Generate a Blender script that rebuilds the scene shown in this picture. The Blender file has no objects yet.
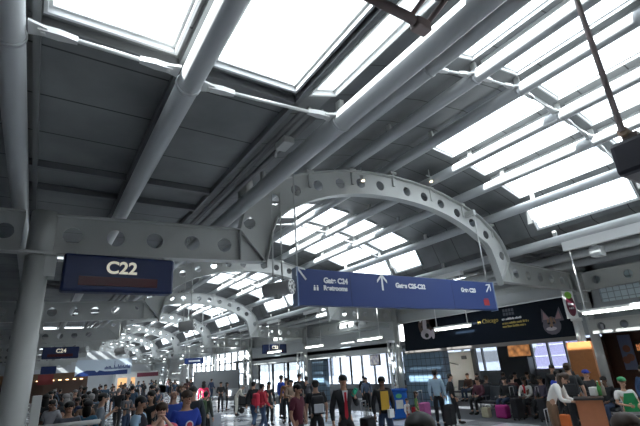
import bpy, bmesh, math, random
from mathutils import Vector, Matrix
random.seed(7)
C = bpy.context.scene.collection
U = 7.62          # distance from the camera to the first roof frame, metres
EYE = 2.05        # camera height

# ------------------------------------------------------------------ camera
AX = Vector((0.84415749, 0.13368442, 0.51915952))
AY = Vector((-0.53269069, 0.31813472, 0.78423907))
AZ = Vector((-0.06032212, -0.93857273, 0.33976825))
def ray(u, v):
    d = Vector((u - 320, v - 213, 424.0))
    return Vector((d.dot(AX), d.dot(AY), d.dot(AZ)))
cd = bpy.data.cameras.new('camera'); cam = bpy.data.objects.new('camera', cd); C.objects.link(cam)
cd.sensor_width = 36; cd.lens = 424 / 640 * 36; cd.clip_start = 0.05; cd.clip_end = 2000
right = Vector((AX[0], AY[0], AZ[0])); down = Vector((AX[1], AY[1], AZ[1])); fwd = Vector((AX[2], AY[2], AZ[2]))
M = Matrix((right, -down, -fwd)).transposed().to_4x4(); M.translation = (0, 0, EYE)
cam.matrix_world = M
bpy.context.scene.camera = cam

# ------------------------------------------------------------------ sky, sun, exposure
w = bpy.data.worlds.new('World'); bpy.context.scene.world = w; w.use_nodes = True
bg = w.node_tree.nodes['Background']
bg.inputs[0].default_value = (0.955, 0.975, 1.0, 1); bg.inputs[1].default_value = 3.6
sd = bpy.data.lights.new('sun', 'SUN'); sd.energy = 15.0; sd.angle = 0.012; sd.color = (1.0, 0.96, 0.9)
sun = bpy.data.objects.new('sun', sd); C.objects.link(sun)
sun.rotation_euler = Vector((0.78, 0.16, -0.60)).to_track_quat('-Z', 'Y').to_euler()
vs = bpy.context.scene.view_settings
vs.view_transform = 'Standard'; vs.look = 'None'; vs.gamma = 1; vs.use_curve_mapping = False
vs.exposure = 0.72

# ------------------------------------------------------------------ helpers
MATS = {}
def mat(name, col, rough=0.5, metal=0.0, emit=0.0, noise=0.0, scale=6.0, spec=0.5, emcol=None):
    if name in MATS: return MATS[name]
    m = bpy.data.materials.new(name); m.use_nodes = True
    nt = m.node_tree; b = nt.nodes['Principled BSDF']
    b.inputs['Base Color'].default_value = (*col, 1); b.inputs['Roughness'].default_value = rough
    b.inputs['Metallic'].default_value = metal; b.inputs['Specular IOR Level'].default_value = spec
    if noise:
        n = nt.nodes.new('ShaderNodeTexNoise'); n.inputs['Scale'].default_value = scale; n.inputs['Detail'].default_value = 4
        tc = nt.nodes.new('ShaderNodeTexCoord'); nt.links.new(tc.outputs['Object'], n.inputs['Vector'])
        r = nt.nodes.new('ShaderNodeMapRange'); r.inputs[3].default_value = 1 - noise; r.inputs[4].default_value = 1 + noise
        mx = nt.nodes.new('ShaderNodeVectorMath'); mx.operation = 'SCALE'; mx.inputs[0].default_value = col
        nt.links.new(n.outputs[0], r.inputs[0]); nt.links.new(r.outputs[0], mx.inputs['Scale'])
        nt.links.new(mx.outputs[0], b.inputs['Base Color'])
    if emit:
        b.inputs['Emission Color'].default_value = (*(emcol or col), 1); b.inputs['Emission Strength'].default_value = emit
    MATS[name] = m; return m

class MB:
    """collects shapes and links them as ONE mesh object"""
    def __init__(s): s.v = []; s.f = []; s.mi = []; s.sm = []
    def add(s, vs_, fs, mi=0, smooth=False):
        o = len(s.v); s.v += [tuple(p) for p in vs_]
        for f in fs: s.f.append(tuple(o + i for i in f)); s.mi.append(mi); s.sm.append(smooth)
        return s
    def box(s, a, b, mi=0):
        x0, y0, z0 = a; x1, y1, z1 = b
        if x0 > x1: x0, x1 = x1, x0
        if y0 > y1: y0, y1 = y1, y0
        if z0 > z1: z0, z1 = z1, z0
        return s.add([(x0,y0,z0),(x1,y0,z0),(x1,y1,z0),(x0,y1,z0),(x0,y0,z1),(x1,y0,z1),(x1,y1,z1),(x0,y1,z1)],
              [(0,3,2,1),(4,5,6,7),(0,1,5,4),(1,2,6,5),(2,3,7,6),(3,0,4,7)], mi)
    def tube(s, pts, r, n=12, mi=0, caps=True):
        pts = [Vector(p) for p in pts]
        rs = r if isinstance(r, (list, tuple)) else [r] * len(pts)
        rings = []
        up = Vector((0, 0, 1))
        for i, p in enumerate(pts):
            d = (pts[min(i+1, len(pts)-1)] - pts[max(i-1, 0)]).normalized()
            a = d.cross(up)
            if a.length < 1e-3: a = d.cross(Vector((1, 0, 0)))
            a.normalize(); b = d.cross(a)
            rings.append([p + rs[i] * (math.cos(t) * a + math.sin(t) * b) for t in [2*math.pi*k/n for k in range(n)]])
        vs_ = [q for g in rings for q in g]
        fs = [(i*n+k, i*n+(k+1) % n, (i+1)*n+(k+1) % n, (i+1)*n+k) for i in range(len(pts)-1) for k in range(n)]
        s.add(vs_, fs, mi, True)
        if caps:
            o = len(s.v) - len(vs_)
            s.f.append(tuple(o+k for k in range(n))[::-1]); s.mi.append(mi); s.sm.append(False)
            s.f.append(tuple(o+(len(pts)-1)*n+k for k in range(n))); s.mi.append(mi); s.sm.append(False)
        return s
    def prism(s, poly, y0, y1, mi=0):            # polygon in xz, extruded along y
        n = len(poly)
        return s.add([(x, y0, z) for x, z in poly] + [(x, y1, z) for x, z in poly],
              [tuple(range(n)), tuple(range(2*n-1, n-1, -1))] + [(i, n+i, n+(i+1) % n, (i+1) % n) for i in range(n)], mi)
    def ell(s, c, r, n=12, m=8, mi=0, rot=None):
        c = Vector(c); vs_ = []
        for j in range(m+1):
            ph = math.pi*j/m
            for i in range(n):
                t = 2*math.pi*i/n
                p = Vector((r[0]*math.sin(ph)*math.cos(t), r[1]*math.sin(ph)*math.sin(t), r[2]*math.cos(ph)))
                if rot: p = rot @ p
                vs_.append(c + p)
        fs = [(j*n+i, (j+1)*n+i, (j+1)*n+(i+1) % n, j*n+(i+1) % n) for j in range(m) for i in range(n)]
        return s.add(vs_, fs, mi, True)
    def mesh(s, name, mats):
        me = bpy.data.meshes.new(name); me.from_pydata(s.v, [], s.f)
        for m_ in mats: me.materials.append(m_)
        me.polygons.foreach_set('material_index', s.mi); me.polygons.foreach_set('use_smooth', s.sm)
        me.update(); return me
    def build(s, name, m_, parent=None, bevel=0):
        mats = m_ if isinstance(m_, (list, tuple)) else [m_]
        o = bpy.data.objects.new(name, s.mesh(name, mats)); C.objects.link(o)
        if parent: o.parent = parent
        if bevel:
            b = o.modifiers.new('bevel', 'BEVEL'); b.width = bevel; b.segments = 2; b.limit_method = 'ANGLE'
        return o
def tag(o, label=None, cat=None, group=None, kind=None):
    if label: o['label'] = label
    if cat: o['category'] = cat
    if group: o['group'] = group
    if kind: o['kind'] = kind
    return o
def empty(name, loc, rz=0, **k):
    o = bpy.data.objects.new(name, None); C.objects.link(o); o.location = loc; o.rotation_euler = (0, 0, rz)
    o.empty_display_size = 0.1
    return tag(o, **k)
def copy_tree(o, parent=None):
    c = o.copy(); C.objects.link(c); c.parent = parent
    for ch in [x for x in list(o.children)]: copy_tree(ch, c)
    return c
def each(parent, name, mb, m_, locs):
    o = mb.build(name, m_, parent); o.location = locs[0]
    for l in locs[1:]: c = o.copy(); C.objects.link(c); c.parent = parent; c.location = l
def rods(parent, lst, m_, r=.012):           # every hanger rod its own part
    for x, y, z0, z1 in lst: MB().tube([(x, y, z0), (x, y, z1)], r, 8).build('hanger', m_, parent)
def W(x, y, z): return (x*U, y*U, z*U + EYE)
def text(body, size, m_, parent, loc, rot, name='lettering', bold=0.0, ext=0.004, align='CENTER'):
    cu = bpy.data.curves.new(name, 'FONT'); cu.body = body; cu.size = size; cu.extrude = ext; cu.offset = bold
    cu.align_x = align; cu.align_y = 'CENTER'
    t = bpy.data.objects.new(name, cu); C.objects.link(t)
    dg = bpy.context.evaluated_depsgraph_get(); dg.update()
    me = bpy.data.meshes.new_from_object(t.evaluated_get(dg)); bpy.data.objects.remove(t)
    me.materials.clear(); me.materials.append(m_)
    o = bpy.data.objects.new(name, me); C.objects.link(o); o.parent = parent; o.location = loc; o.rotation_euler = rot
    return o
ROT_Y = (math.pi/2, 0, 0)                 # text read by a viewer looking along +Y
ROT_X = (math.pi/2, 0, -math.pi/2)        # text on a wall facing -X, read by a viewer looking along +X

steel = mat('painted_steel', (0.53, 0.54, 0.52), 0.38, 0.0, noise=0.06, scale=2.5)
tubem = mat('painted_tube', (0.54, 0.555, 0.56), 0.30, 0.0, noise=0.05, scale=1.5)
whitem = mat('white_paint', (0.80, 0.80, 0.78), 0.4)
darkm = mat('dark_metal', (0.03, 0.032, 0.036), 0.5)
blackm = mat('black_plastic', (0.012, 0.012, 0.014), 0.45)
greym = mat('grey_panel', (0.36, 0.38, 0.40), 0.5, noise=0.05, scale=1.0)
fasciam = mat('fascia_paint', (0.55, 0.57, 0.57), 0.45, noise=0.04, scale=0.8)
navy = mat('navy_sign', (0.010, 0.022, 0.085), 0.4)
blue = mat('blue_sign', (0.015, 0.043, 0.185), 0.45)
cream = mat('cream_letter', (0.85, 0.80, 0.66), 0.5, emit=0.25)
white_l = mat('white_letter', (0.85, 0.87, 0.88), 0.5)
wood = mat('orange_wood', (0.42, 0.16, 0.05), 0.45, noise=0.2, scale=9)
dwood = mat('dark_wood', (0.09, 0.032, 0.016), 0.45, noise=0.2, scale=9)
lampm = mat('lit_tube', (1, 1, 0.96), 0.5, emit=9.0, emcol=(0.95, 1.0, 0.93))

def glass_mat(name, tint, tr):
    m = bpy.data.materials.new(name); m.use_nodes = True; nt = m.node_tree; nt.nodes.clear()
    o = nt.nodes.new('ShaderNodeOutputMaterial'); mx = nt.nodes.new('ShaderNodeMixShader')
    t = nt.nodes.new('ShaderNodeBsdfTransparent'); g = nt.nodes.new('ShaderNodeBsdfGlossy'); g.inputs['Roughness'].default_value = 0.05
    t.inputs[0].default_value = (*tint, 1); mx.inputs[0].default_value = 1 - tr
    nt.links.new(t.outputs[0], mx.inputs[1]); nt.links.new(g.outputs[0], mx.inputs[2]); nt.links.new(mx.outputs[0], o.inputs[0])
    return m
skyglass = glass_mat('skylight_glass', (0.93, 0.97, 1.0), 0.95)
winglass = glass_mat('window_glass', (0.50, 0.53, 0.57), 0.92)

def slab_mat():
    m = bpy.data.materials.new('roof_slab'); m.use_nodes = True; nt = m.node_tree; b = nt.nodes['Principled BSDF']
    tc = nt.nodes.new('ShaderNodeTexCoord'); sp = nt.nodes.new('ShaderNodeSeparateXYZ'); nt.links.new(tc.outputs['Object'], sp.inputs[0])
    mo = nt.nodes.new('ShaderNodeMath'); mo.operation = 'MODULO'; mo.inputs[1].default_value = 0.90
    ad = nt.nodes.new('ShaderNodeMath'); ad.operation = 'ADD'; ad.inputs[1].default_value = 90.33
    nt.links.new(sp.outputs[1], ad.inputs[0]); nt.links.new(ad.outputs[0], mo.inputs[0])
    lt = nt.nodes.new('ShaderNodeMath'); lt.operation = 'LESS_THAN'; lt.inputs[1].default_value = 0.025; nt.links.new(mo.outputs[0], lt.inputs[0])
    n = nt.nodes.new('ShaderNodeTexNoise'); n.inputs['Scale'].default_value = 0.9; n.inputs['Detail'].default_value = 5
    nt.links.new(tc.outputs['Object'], n.inputs['Vector'])
    cr = nt.nodes.new('ShaderNodeValToRGB'); cr.color_ramp.elements[0].color = (0.15, 0.155, 0.16, 1); cr.color_ramp.elements[1].color = (0.27, 0.28, 0.28, 1)
    cr.color_ramp.elements[0].position = 0.3; cr.color_ramp.elements[1].position = 0.7
    nt.links.new(n.outputs[0], cr.inputs[0])
    mx = nt.nodes.new('ShaderNodeMix'); mx.data_type = 'RGBA'; mx.inputs[7].default_value = (0.05, 0.05, 0.05, 1)
    nt.links.new(lt.outputs[0], mx.inputs[0]); nt.links.new(cr.outputs[0], mx.inputs[6]); nt.links.new(mx.outputs[2], b.inputs['Base Color'])
    b.inputs['Roughness'].default_value = 0.5; return m
slabm = slab_mat()

def tile_mat():
    m = bpy.data.materials.new('polished_floor_tile'); m.use_nodes = True; nt = m.node_tree; b = nt.nodes['Principled BSDF']
    tc = nt.nodes.new('ShaderNodeTexCoord')
    ck = nt.nodes.new('ShaderNodeTexChecker'); ck.inputs['Scale'].default_value = 1/1.2
    ck.inputs[1].default_value = (0.68, 0.70, 0.72, 1); ck.inputs[2].default_value = (0.36, 0.38, 0.42, 1)
    nt.links.new(tc.outputs['Object'], ck.inputs[0])
    br = nt.nodes.new('ShaderNodeTexBrick'); br.offset = 0; br.inputs['Scale'].default_value = 1.0
    br.inputs['Brick Width'].default_value = 0.6; br.inputs['Row Height'].default_value = 0.6; br.inputs['Mortar Size'].default_value = 0.006
    br.inputs['Color1'].default_value = (1, 1, 1, 1); br.inputs['Color2'].default_value = (0.86, 0.86, 0.86, 1); br.inputs['Mortar'].default_value = (0.45, 0.45, 0.45, 1)
    nt.links.new(tc.outputs['Object'], br.inputs['Vector'])
    mx = nt.nodes.new('ShaderNodeMix'); mx.data_type = 'RGBA'; mx.blend_type = 'MULTIPLY'; mx.inputs[0].default_value = 1
    nt.links.new(ck.outputs[0], mx.inputs[6]); nt.links.new(br.outputs[0], mx.inputs[7]); nt.links.new(mx.outputs[2], b.inputs['Base Color'])
    b.inputs['Roughness'].default_value = 0.16; return m
def grid_mat(name, c1, c2, mort, wd, ht, rough=0.3):
    m = bpy.data.materials.new(name); m.use_nodes = True; nt = m.node_tree; b = nt.nodes['Principled BSDF']
    tc = nt.nodes.new('ShaderNodeTexCoord'); mp = nt.nodes.new('ShaderNodeMapping'); mp.inputs['Rotation'].default_value = (math.pi/2, 0, math.pi/2)
    sp = nt.nodes.new('ShaderNodeSeparateXYZ'); cb = nt.nodes.new('ShaderNodeCombineXYZ'); ad = nt.nodes.new('ShaderNodeMath')
    nt.links.new(tc.outputs['Object'], sp.inputs[0]); nt.links.new(sp.outputs[0], ad.inputs[0]); nt.links.new(sp.outputs[1], ad.inputs[1])
    nt.links.new(ad.outputs[0], cb.inputs[0]); nt.links.new(sp.outputs[2], cb.inputs[1])
    br = nt.nodes.new('ShaderNodeTexBrick'); br.offset = 0; br.inputs['Scale'].default_value = 1
    br.inputs['Brick Width'].default_value = wd; br.inputs['Row Height'].default_value = ht; br.inputs['Mortar Size'].default_value = 0.012
    br.inputs['Color1'].default_value = (*c1, 1); br.inputs['Color2'].default_value = (*c2, 1); br.inputs['Mortar'].default_value = (*mort, 1)
    nt.links.new(cb.outputs[0], br.inputs['Vector']); nt.links.new(br.outputs[0], b.inputs['Base Color']); b.inputs['Roughness'].default_value = rough
    return m
bluetile = grid_mat('blue_grey_tile', (0.14, 0.22, 0.31), (0.17, 0.26, 0.35), (0.04, 0.05, 0.06), 0.30, 0.30, 0.5)
glassblock = grid_mat('glass_block', (0.75, 0.85, 0.88), (0.68, 0.80, 0.84), (0.35, 0.42, 0.45), 0.20, 0.20)

# ------------------------------------------------------------------ setting: floor, ceiling, walls
Y_END = 76.0
def struct(name, mb, m_, parent=None):
    o = mb.build(name, m_, parent)
    if parent is None: o['kind'] = 'structure'
    return o
struct('floor', MB().box((-9, -6, -0.2), (13.0, Y_END + 6, 0)).box((13.0, 40.2, -.2), (15.9, Y_END + 6, 0)), tile_mat())
struct('floor_carpet', MB().box((13.0, -6, -0.2), (24.6, 40.2, 0.0)), mat('grey_carpet', (0.075, 0.08, 0.09), 0.9, noise=0.25, scale=30))

CX = 0.977
TUBES = [(-.074, .37), (.125, .37), (.38, .385), (.47, .520), (.63, .585), (.795, .625), (CX, .65)]
TUBES += [(2*CX - x, z) for x, z in TUBES[-2::-1]]
TUBES = TUBES[:3] + TUBES[4:]
PROF = [(-.95, .41), (-.066, .41), (.125, .41), (.30, .41), (.365, .43), (.425, .565), (.62, .628), (.79, .668), (CX, .69)]
PROF += [(2*CX - x, z) for x, z in PROF[-2:0:-1]] + [(2.25, .41)]
def prof_z(x):
    for (a, za), (b, zb) in zip(PROF, PROF[1:]):
        if a <= x <= b: return za + (zb-za)*(x-a)/(b-a)
# skylight bands: (x0, x1, rows)
BANDS = [(-.046, .105, 'B'), (.15, .288, 'B'), (.308, .362, 'B'), (.645, .775, 'B'), (.81, .960, 'B'),
         (.995, 1.145, 'AB'), (1.18, 1.312, 'AB'), (1.345, 1.505, 'AB'), (1.535, 1.582, 'AB'), (1.67, 1.81, 'B'), (1.855, 2.0, 'B')]
ROWS = {'B': (-.72, -.52), 'A': (-.492, -.137)}
NEAR_B = (-.80, -.52)
NB = 9
frames_y = [1 + 1.2*k for k in range(NB)]
def hole_at(xm, ym):
    for a, b, rows in BANDS:
        if a < xm < b:
            for r in rows:
                for fy in [-.2] + frames_y:
                    if fy + (NEAR_B[0] if r == 'B' and fy == 1 else ROWS[r][0]) < ym < fy + ROWS[r][1]: return True
    return False
xs = sorted(set([p[0] for p in PROF] + [b[0] for b in BANDS] + [b[1] for b in BANDS]))
ysn = sorted(set([-.8, 1+NEAR_B[0], Y_END/U] + [fy + e for fy in [-.2] + frames_y for r in ROWS.values() for e in r if -.8 < fy + e < Y_END/U]))
cm = MB(); T = 0.008
for a, b in zip(xs, xs[1:]):
    za, zb = prof_z(a), prof_z(b); run = None
    cells = [(c, d) for c, d in zip(ysn, ysn[1:]) if not hole_at((a+b)/2, (c+d)/2)]
    merged = []
    for c, d in cells:
        if merged and abs(merged[-1][1]-c) < 1e-6: merged[-1][1] = d
        else: merged.append([c, d])
    for c, d in merged:
        cm.prism([(a*U, za*U+EYE), (b*U, zb*U+EYE), (b*U, (zb+T)*U+EYE), (a*U, (za+T)*U+EYE)], c*U, d*U)
struct('ceiling', cm, slabm)
# raised ribs framing the opaque roof panels
rb = MB()
for a, b in ((-.066, .115), (.14, .30), (1.66, 1.82), (1.845, 2.05)):
    for fy in [-.2] + frames_y:
        for off in (-.50, -.09, .03):
            y = fy + off
            rb.box((a*U+.02, y*U-.04, .41*U+EYE-.10), (b*U-.02, y*U+.04, .41*U+EYE))
for x in (-.052, .115, .140, .2975, 1.66, 1.82, 1.845):
    rb.box((x*U-.03, -.7*U, .41*U+EYE-.10), (x*U+.03, Y_END, .41*U+EYE))
struct('trim_1', rb, mat('rib_paint', (0.20, 0.205, 0.21), 0.45))

# skylights: one window each, frame and pane as children
sframe = mat('skylight_frame', (0.62, 0.63, 0.63), 0.4)
win_n = 0
def skylight(a, b, y0, y1):
    global win_n
    win_n += 1
    za, zb = prof_z(a) * U, prof_z(b) * U
    L = math.hypot((b-a)*U, zb-za); ang = -math.atan2(zb-za, (b-a)*U); wy = (y1-y0)*U
    e = bpy.data.objects.new('window_%d' % win_n, None); C.objects.link(e); e['kind'] = 'structure'
    e.location = (a*U, y0*U, za+EYE); e.rotation_euler = (0, ang, 0); e.empty_display_size = .1
    f = MB(); t = .03; h0, h1 = -.06, .045
    f.box((0, 0, h0), (t, wy, h1)).box((L-t, 0, h0), (L, wy, h1)).box((t, 0, h0), (L-t, t, h1)).box((t, wy-t, h0), (L-t, wy, h1))
    t2 = .06
    f.box((t, t, .0), (t2, wy-t, .04)).box((L-t2, t, .0), (L-t, wy-t, .04)).box((t2, t, .0), (L-t2, t2, .04)).box((t2, wy-t2, .0), (L-t2, wy-t, .04))
    f.build('window_frame', sframe, e)
    MB().box((t, t, .03), (L-t, wy-t, .042)).build('pane', skyglass, e)
for fy in frames_y:
    for a, b, rows in BANDS:
        for r in rows:
            skylight(a, b, fy + (NEAR_B[0] if r == 'B' and fy == 1 else ROWS[r][0]), fy + ROWS[r][1])

# side and end walls
lw = MB().box((-7.2, -6, 0), (-7.0, Y_END, .43*U+EYE)); struct('wall_left', lw, mat('left_wall', (0.07, 0.075, 0.08), 0.6, noise=.08, scale=.6))
struct('wall_back', MB().box((-7.2, -6.2, 0), (24.6, -6.0, .70*U+EYE)), mat('back_wall', (0.15, 0.155, 0.16), 0.6))
struct('ceiling_rear', MB().box((-7.2, -6.2, .41*U+EYE), (2.25*U, -.8*U, .43*U+EYE)), slabm)
ew = MB().prism([(-7.2, 0), (17, 0), (17, .41*U+EYE)] + [(x*U, z*U+EYE) for x, z in PROF[::-1] if x > -.9] + [(-7.2, .41*U+EYE)], Y_END, Y_END+.2)
struct('wall_end', ew, mat('end_wall', (0.60, 0.62, 0.64), 0.6, noise=.08, scale=.8))

# right side: fascia over the waiting areas, x = 2.05 U
XF = 15.62
fz0, fz1, fz2, fz3 = .06*U+EYE, .24*U+EYE, .295*U+EYE, .42*U+EYE
struct('wall_right', MB().box((XF+.12, .98*U, fz1), (XF+.30, Y_END, fz3)).box((XF+.12, 17.2, fz0), (XF+.30, 35.8, fz1)).box((XF+.12, 53.6, 0), (XF+.30, Y_END, fz1)), fasciam)
struct('trim_2', MB().box((XF-.25, 16.6, fz1-.06), (XF+.12, Y_END, fz1)).box((XF-.10, 16.9, fz0), (XF+.12, 35.8, fz0+.12)).box((XF-.12, 8.0, fz1), (XF+.12, 16.9, fz2)), fasciam)
struct('ceiling_side', MB().box((XF+.12, -6, .10*U+EYE), (24.6, 40.2, .10*U+EYE+.2)), mat('side_ceiling', (0.16, 0.17, 0.18), 0.7))
# near right: glass block clerestory with a frame
g = MB().box((XF+.15, -6, .19*U+EYE), (XF+.28, 7.05, .33*U+EYE)); struct('wall_glassblock', g, glassblock)
struct('wall_clerestory', MB().box((XF+.10, -6, .33*U+EYE), (XF+.30, 7.3, fz3)).box((XF+.10, -6, .12*U+EYE), (XF+.30, 7.3, .19*U+EYE)).box((XF+.1, 7.05, .19*U+EYE), (XF+.3, 7.46, fz3)).box((XF+.1, 7.3, .06*U+EYE), (XF+.3, 8.06, fz1)), greym)
# outer wall with windows
XO = 24.4
ow = MB(); zs, zt = 1.12, .10*U+EYE
ow.box((XO, -6, 0), (XO+.2, 26.6, zs)).box((XO, 26.6, 0), (XO+.2, 40.2, .35)).box((XO, -6, zt-.02), (XO+.2, 40.2, zt+.4))
struct('wall_outer', ow, greym)
mullm = mat('mullion_paint', (0.10, 0.105, 0.11), 0.5)
clearglass = glass_mat('clear_glass', (0.9, 0.93, 0.95), 0.92)
def window(name_y0, y1, x, z0, z1, nx, nz, thick=.08):
    global win_n
    win_n += 1
    e = bpy.data.objects.new('window_%d' % win_n, None); C.objects.link(e); e['kind'] = 'structure'; e.location = (x, name_y0, z0)
    H, L = z1-z0, y1-name_y0; f = MB()
    for i in range(nx+1):
        y = L*i/nx; f.box((-.06, y-thick/2, 0), (.10, y+thick/2, H))
    for j in range(nz+1):
        z = H*j/nz
        for i in range(nx): f.box((-.04, L*i/nx+thick/2, max(z-thick/2, 0)), (.08, L*(i+1)/nx-thick/2, min(z+thick/2, H)))
    f.build('window_frame', mullm, e)
    MB().box((.02, 0, 0), (.035, L, H)).build('pane', winglass if x > 20 else clearglass, e)
for y0, y1 in ((2.0, 7.0), (7.0, 12.4), (12.4, 15.4), (17.3, 22.0), (22.0, 26.6)):
    window(y0, y1, XO, zs, zt-.02, 3, 1)
for y0, y1 in ((26.6, 33.4), (33.4, 40.0)): window(y0, y1, XO, .35, zt-.02, 4, 1)
win_n += 1
e = bpy.data.objects.new('window_%d' % win_n, None); C.objects.link(e); e['kind'] = 'structure'; e.location = (XF+.35, 40.0, 0)
q = MB()
for i in range(6): q.box((i*1.69-.04, -.05, 0), (i*1.69+.04, .08, zt))
q.build('window_frame', mullm, e); MB().box((0, 0, .02), (8.5, .015, zt-.02)).build('pane', clearglass, e)
struct('wall_pillar', MB().box((XO-.6, 15.4, 0), (XO, 17.3, zt)), mullm)
# far right bays: full height glazing on the concourse line
struct('wall_glazed', MB().box((XF+.12, 26.2, 0), (XF+.28, 27.0, fz0)).box((XF+.12, 34.6, 0), (XF+.28, 35.8, fz0)), greym)
window(27.0, 34.6, XF+.2, 0.05, fz0, 3, 1, .12)
for k, y0 in enumerate((36.0, 45.2)):
    window(y0, y0+8.3, XF+.2, 0.9, .235*U+EYE, 5, 3, .10)
struct('wall_sill', MB().box((XF+.12, 35.8, 0), (XF+.3, Y_END, .9)), greym)

# tiled piers
for i, (y0, y1) in enumerate(((14.4, 17.0), (24.6, 26.0))):
    o = MB().box((XF+.12, y0, 0), (XF+.55, y1, fz0)).build('tiled_pier', bluetile)
    tag(o, ['blue-grey tiled pier beside the waiting area with the display board', 'blue-grey tiled pier at the foot of the third column'][i], 'pier', 'tiled piers')

# ------------------------------------------------------------------ outside
struct('ground_outside', MB().box((24.7, -150, -4.2), (700, 400, -4.0)).box((16.5, 40.3, -4.2), (24.7, 400, -4.0)), mat('apron_concrete', (0.62, 0.66, 0.70), 0.8, noise=.15, scale=.05))
def building(loc, sx, sy, sz, label, m_):
    e = empty('terminal_building', loc, label=label, cat='building')
    MB().box((0, 0, 0), (sx, sy, sz)).build('wall', m_, e)
    MB().box((-.5, -.5, sz), (sx+.5, sy+.5, sz+1)).build('roof', greym, e)
    MB().box((-.2, 2, sz*.35), (0, sy-2, sz*.7)).build('window_band', mullm, e)
bw = mat('far_building', (0.30, 0.33, 0.37), 0.7)
building((150, 60, -4), 20, 70, 11, 'long pale terminal building far out behind the waiting-area windows', bw)
building((130, 230, -4), 25, 60, 14, 'grey airport building far beyond the glazed bay behind the gate', bw)
building((170, 150, -4), 20, 40, 8, 'low grey building beyond the apron, left of the long terminal', bw)
pyr = empty('pyramid_tower', (60, 33.5, -4), label='purple-grey gridded pyramid tower outside the window left of the orange wood panel', cat='tower')
MB().add([(-4.5,-4.5,0),(4.5,-4.5,0),(4.5,4.5,0),(-4.5,4.5,0),(-.3,-.3,12.5),(.3,-.3,12.5),(.3,.3,12.5),(-.3,.3,12.5)],
         [(0,3,2,1),(4,5,6,7),(0,1,5,4),(1,2,6,5),(2,3,7,6),(3,0,4,7)]).build('cladding', mat('purple_grey', (.16, .15, .24), .5), pyr)
pr = MB()
for k in range(1, 9):
    s_ = 4.55 - 4.2*k/9; z = 12.5*k/9
    pr.box((-s_-.05, -s_-.05, z-.06), (s_+.05, s_+.05, z+.06))
pr.build('band', mat('pale_band', (.5, .5, .55), .5), pyr)

# ------------------------------------------------------------------ steel frames
def perf_cell(mb, quad, c, r, y0, y1, n=20):
    """cell (4 corners in xz) with a round hole, thickness y0..y1"""
    cx, cz = c
    angs = [2*math.pi*k/n for k in range(n)]
    ca = [math.atan2(q[1]-cz, q[0]-cx) % (2*math.pi) for q in quad]
    for a in ca:
        k = min(range(len(angs)), key=lambda i: abs((angs[i]-a+math.pi) % (2*math.pi)-math.pi)); angs[k] = a
    angs.sort()
    outer = []
    for a in angs:
        d = (math.cos(a), math.sin(a)); best = None
        for i in range(4):
            p, q = quad[i], quad[(i+1) % 4]
            ex, ez = q[0]-p[0], q[1]-p[1]; den = d[0]*ez - d[1]*ex
            if abs(den) < 1e-9: continue
            t = ((p[0]-cx)*ez - (p[1]-cz)*ex)/den; s = ((p[0]-cx)*d[1] - (p[1]-cz)*d[0])/den
            if t > 0 and -1e-4 <= s <= 1+1e-4 and (best is None or t < best): best = t
        outer.append((cx+d[0]*best, cz+d[1]*best))
    inner = [(cx+r*math.cos(a), cz+r*math.sin(a)) for a in angs]
    m = len(angs); vs_ = [(x, y0, z) for x, z in outer] + [(x, y0, z) for x, z in inner] + [(x, y1, z) for x, z in outer] + [(x, y1, z) for x, z in inner]
    fs = []
    for i in range(m):
        j = (i+1) % m
        fs += [(i, m+i, m+j, j), (2*m+i, 2*m+j, 3*m+j, 3*m+i), (m+i, 3*m+i, 3*m+j, m+j)]
    mb.add(vs_, fs)
def strip(mb, pts, half, y0, y1):
    """flange following a polyline in xz"""
    pts = [Vector((p[0], 0, p[1])) for p in pts]; a, b = [], []
    for i, p in enumerate(pts):
        d = (pts[min(i+1, len(pts)-1)] - pts[max(i-1, 0)]).normalized(); nrm = Vector((-d.z, 0, d.x))
        a.append(p + nrm*half); b.append(p - nrm*half)
    for i in range(len(pts)-1):
        mb.prism([(b[i].x, b[i].z), (b[i+1].x, b[i+1].z), (a[i+1].x, a[i+1].z), (a[i].x, a[i].z)], y0, y1)
ARC = [(0.434,.372),(0.509,.452),(0.582,.493),(0.661,.523),(0.746,.547),(0.830,.562),(0.915,.568)]
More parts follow.
